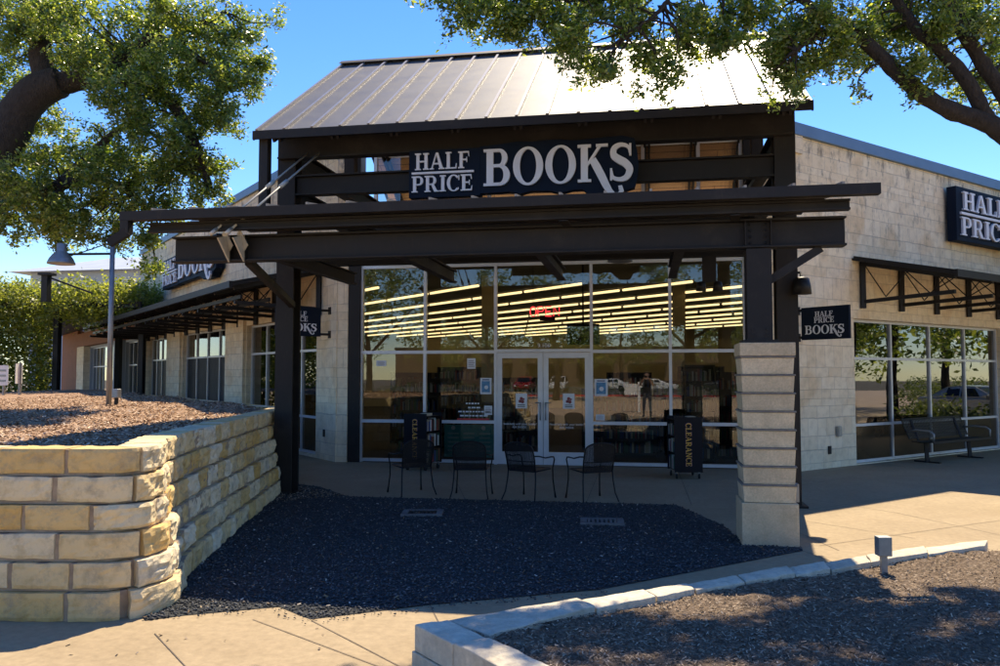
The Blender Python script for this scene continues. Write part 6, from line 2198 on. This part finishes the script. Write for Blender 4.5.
# ------------------------------------------------------------------ the photographer, holding a phone up
def skin_person(name, label, loc, rotz):
    t = thing(name, label, 'person', (0, 0, 0))
    # joints: name -> (x, y, z, radius); faces +y
    J = {'pel': (0, 0, 0.98, .155), 'wai': (0, 0.01, 1.14, .135), 'che': (0, 0, 1.34, .155), 'sho': (0, -0.01, 1.50, .10), 'nek': (0, 0.0, 1.58, .058), 'hd0': (0, 0.02, 1.66, .082), 'hd1': (0, 0.015, 1.76, .095), 'hd2': (0, 0.0, 1.83, .07),
         'hL': (-.10, 0, 0.92, .098), 'kL': (-.125, 0.02, 0.50, .062), 'aL': (-.14, -0.02, 0.09, .042), 'fL': (-.155, 0.10, 0.035, .036), 'tL': (-.16, 0.17, 0.03, .03),
         'hR': (.10, 0, 0.92, .098), 'kR': (.125, 0.02, 0.50, .062), 'aR': (.14, -0.02, 0.09, .042), 'fR': (.155, 0.10, 0.035, .036), 'tR': (.16, 0.17, 0.03, .03),
         'sL': (-.20, -0.01, 1.49, .062), 'eL': (-.28, 0.10, 1.27, .046), 'wL': (-.10, 0.30, 1.56, .030), 'pL': (-.082, 0.325, 1.62, .034),
         'sR': (.20, -0.01, 1.49, .062), 'eR': (.28, 0.10, 1.27, .046), 'wR': (.10, 0.30, 1.56, .030), 'pR': (.082, 0.325, 1.62, .034)}
    E_ = [('pel', 'wai'), ('wai', 'che'), ('che', 'sho'), ('sho', 'nek'), ('nek', 'hd0'), ('hd0', 'hd1'), ('hd1', 'hd2'),
          ('pel', 'hL'), ('hL', 'kL'), ('kL', 'aL'), ('aL', 'fL'), ('fL', 'tL'), ('pel', 'hR'), ('hR', 'kR'), ('kR', 'aR'), ('aR', 'fR'), ('fR', 'tR'),
          ('sho', 'sL'), ('sL', 'eL'), ('eL', 'wL'), ('wL', 'pL'), ('sho', 'sR'), ('sR', 'eR'), ('eR', 'wR'), ('wR', 'pR')]
    for s, q in ((-1, 'L'), (1, 'R')):
        for k in range(4):
            a, b, c_ = 'f%s%da' % (q, k), 'f%s%db' % (q, k), 'f%s%dc' % (q, k)
            J[a] = (s * (.085 - .004 * k), 0.345, 1.60 + 0.020 * k, .0095)
            J[b] = (s * (.070 - .004 * k), 0.378 - .002 * k, 1.605 + 0.020 * k, .0085)
            J[c_] = (s * (.048 + .004 * abs(k - 1)), 0.382, 1.607 + 0.020 * k, .0075)
            E_ += [('p' + q, a), (a, b), (b, c_)]
        J['t1' + q] = (s * .062, 0.318, 1.60, .011)
        J['t2' + q] = (s * .045, 0.325, 1.635, .009)
        E_ += [('p' + q, 't1' + q), ('t1' + q, 't2' + q)]
    names = list(J)
    me = bpy.data.meshes.new('body')
    me.from_pydata([J[n_][:3] for n_ in names], [(names.index(a), names.index(b)) for a, b in E_], [])
    o = bpy.data.objects.new('body', me)
    COL.objects.link(o)
    sk = o.modifiers.new('skin', 'SKIN')
    sk.use_smooth_shade = True
    for i, n_ in enumerate(names):
        v = me.skin_vertices[0].data[i]
        r = J[n_][3]
        v.radius = (r * (1.25 if n_ in ('pel', 'wai', 'che') else 1), r * (0.8 if n_ in ('pel', 'wai', 'che') else 1))
        v.use_root = n_ == 'pel'
    o.modifiers.new('sub', 'SUBSURF').levels = 1
    o.modifiers['sub'].render_levels = 1
    bpy.context.view_layer.update()
    dg = bpy.context.evaluated_depsgraph_get()
    m2 = bpy.data.meshes.new_from_object(o.evaluated_get(dg))
    bpy.data.objects.remove(o)
    m2.materials.clear()
    for mm in (M['skin'], M['shirt'], M['jeans'], M['rubber']):
        m2.materials.append(mm)
    for p in m2.polygons:
        c = p.center
        arm = abs(c.x) > 0.17 or c.y > 0.16
        k = 0
        if c.z < 0.085:
            k = 3
        elif c.z < 0.99:
            k = 2
        elif c.z < 1.545 and not (c.y > 0.16 or (abs(c.x) > 0.235 and c.z < 1.33)):
            k = 1
        p.material_index = k
    body = bpy.data.objects.new('body', m2)
    COL.objects.link(body)
    body.parent = t
    # face
    f = MB()
    f.lathe([(0.012, 0), (0.016, 0.02), (0.010, 0.045)], (0, 0.112, 1.70), 8)
    f.build('nose', M['skin'], t, smooth=True)
    for s in (-1, 1):
        MB().lathe([(0.003, -0.012), (0.012, -0.006), (0.013, 0.006), (0.003, 0.012)], (s * 0.034, 0.098, 1.755), 10).build('eye', M['white'], t, smooth=True)
        MB().lathe([(0.004, -0.03), (0.014, -0.015), (0.015, 0.012), (0.004, 0.03)], (s * 0.098, 0.005, 1.735), 8).build('ear', M['skin'], t, smooth=True)
    MB().box(-0.025, 0.025, 0.098, 0.106, 1.672, 1.681).build('mouth', M['redlamp'], t, bevel=0.003)
    h = MB()
    vs, fs = [], []
    for i in range(7):
        ph = i / 6 * 1.75
        for k in range(16):
            a = 2 * math.pi * k / 16
            fwd = max(0, math.sin(a))
            lim = ph * (1 - 0.42 * fwd)
            vs.append((0.108 * math.sin(lim) * math.cos(a), 0.005 + 0.118 * math.sin(lim) * math.sin(a), 1.765 + 0.118 * math.cos(lim)))
    for i in range(6):
        for k in range(16):
            fs.append((i * 16 + k, i * 16 + (k + 1) % 16, (i + 1) * 16 + (k + 1) % 16, (i + 1) * 16 + k))
    h.add(vs, fs)
    ho = h.build('hair', M['hair'], t, smooth=True, recalc=False)
    ho.modifiers.new('thickness', 'SOLIDIFY').thickness = 0.012
    t.location = loc
    t.rotation_euler = (0, 0, rotz)
    return t
skin_person('person', 'person in a dark top and grey trousers holding up a phone, mirrored in the glass', (0.08, -0.46, 0.13), rad(4))
ph_ = thing('phone', 'black phone held up in both hands by the mirrored person', 'phone', (0.05, -0.09, 1.75))
MB().box(-0.025, 0.125, -0.098, -0.090, 1.745, 1.82).build('case', M['black'], ph_, bevel=0.003)
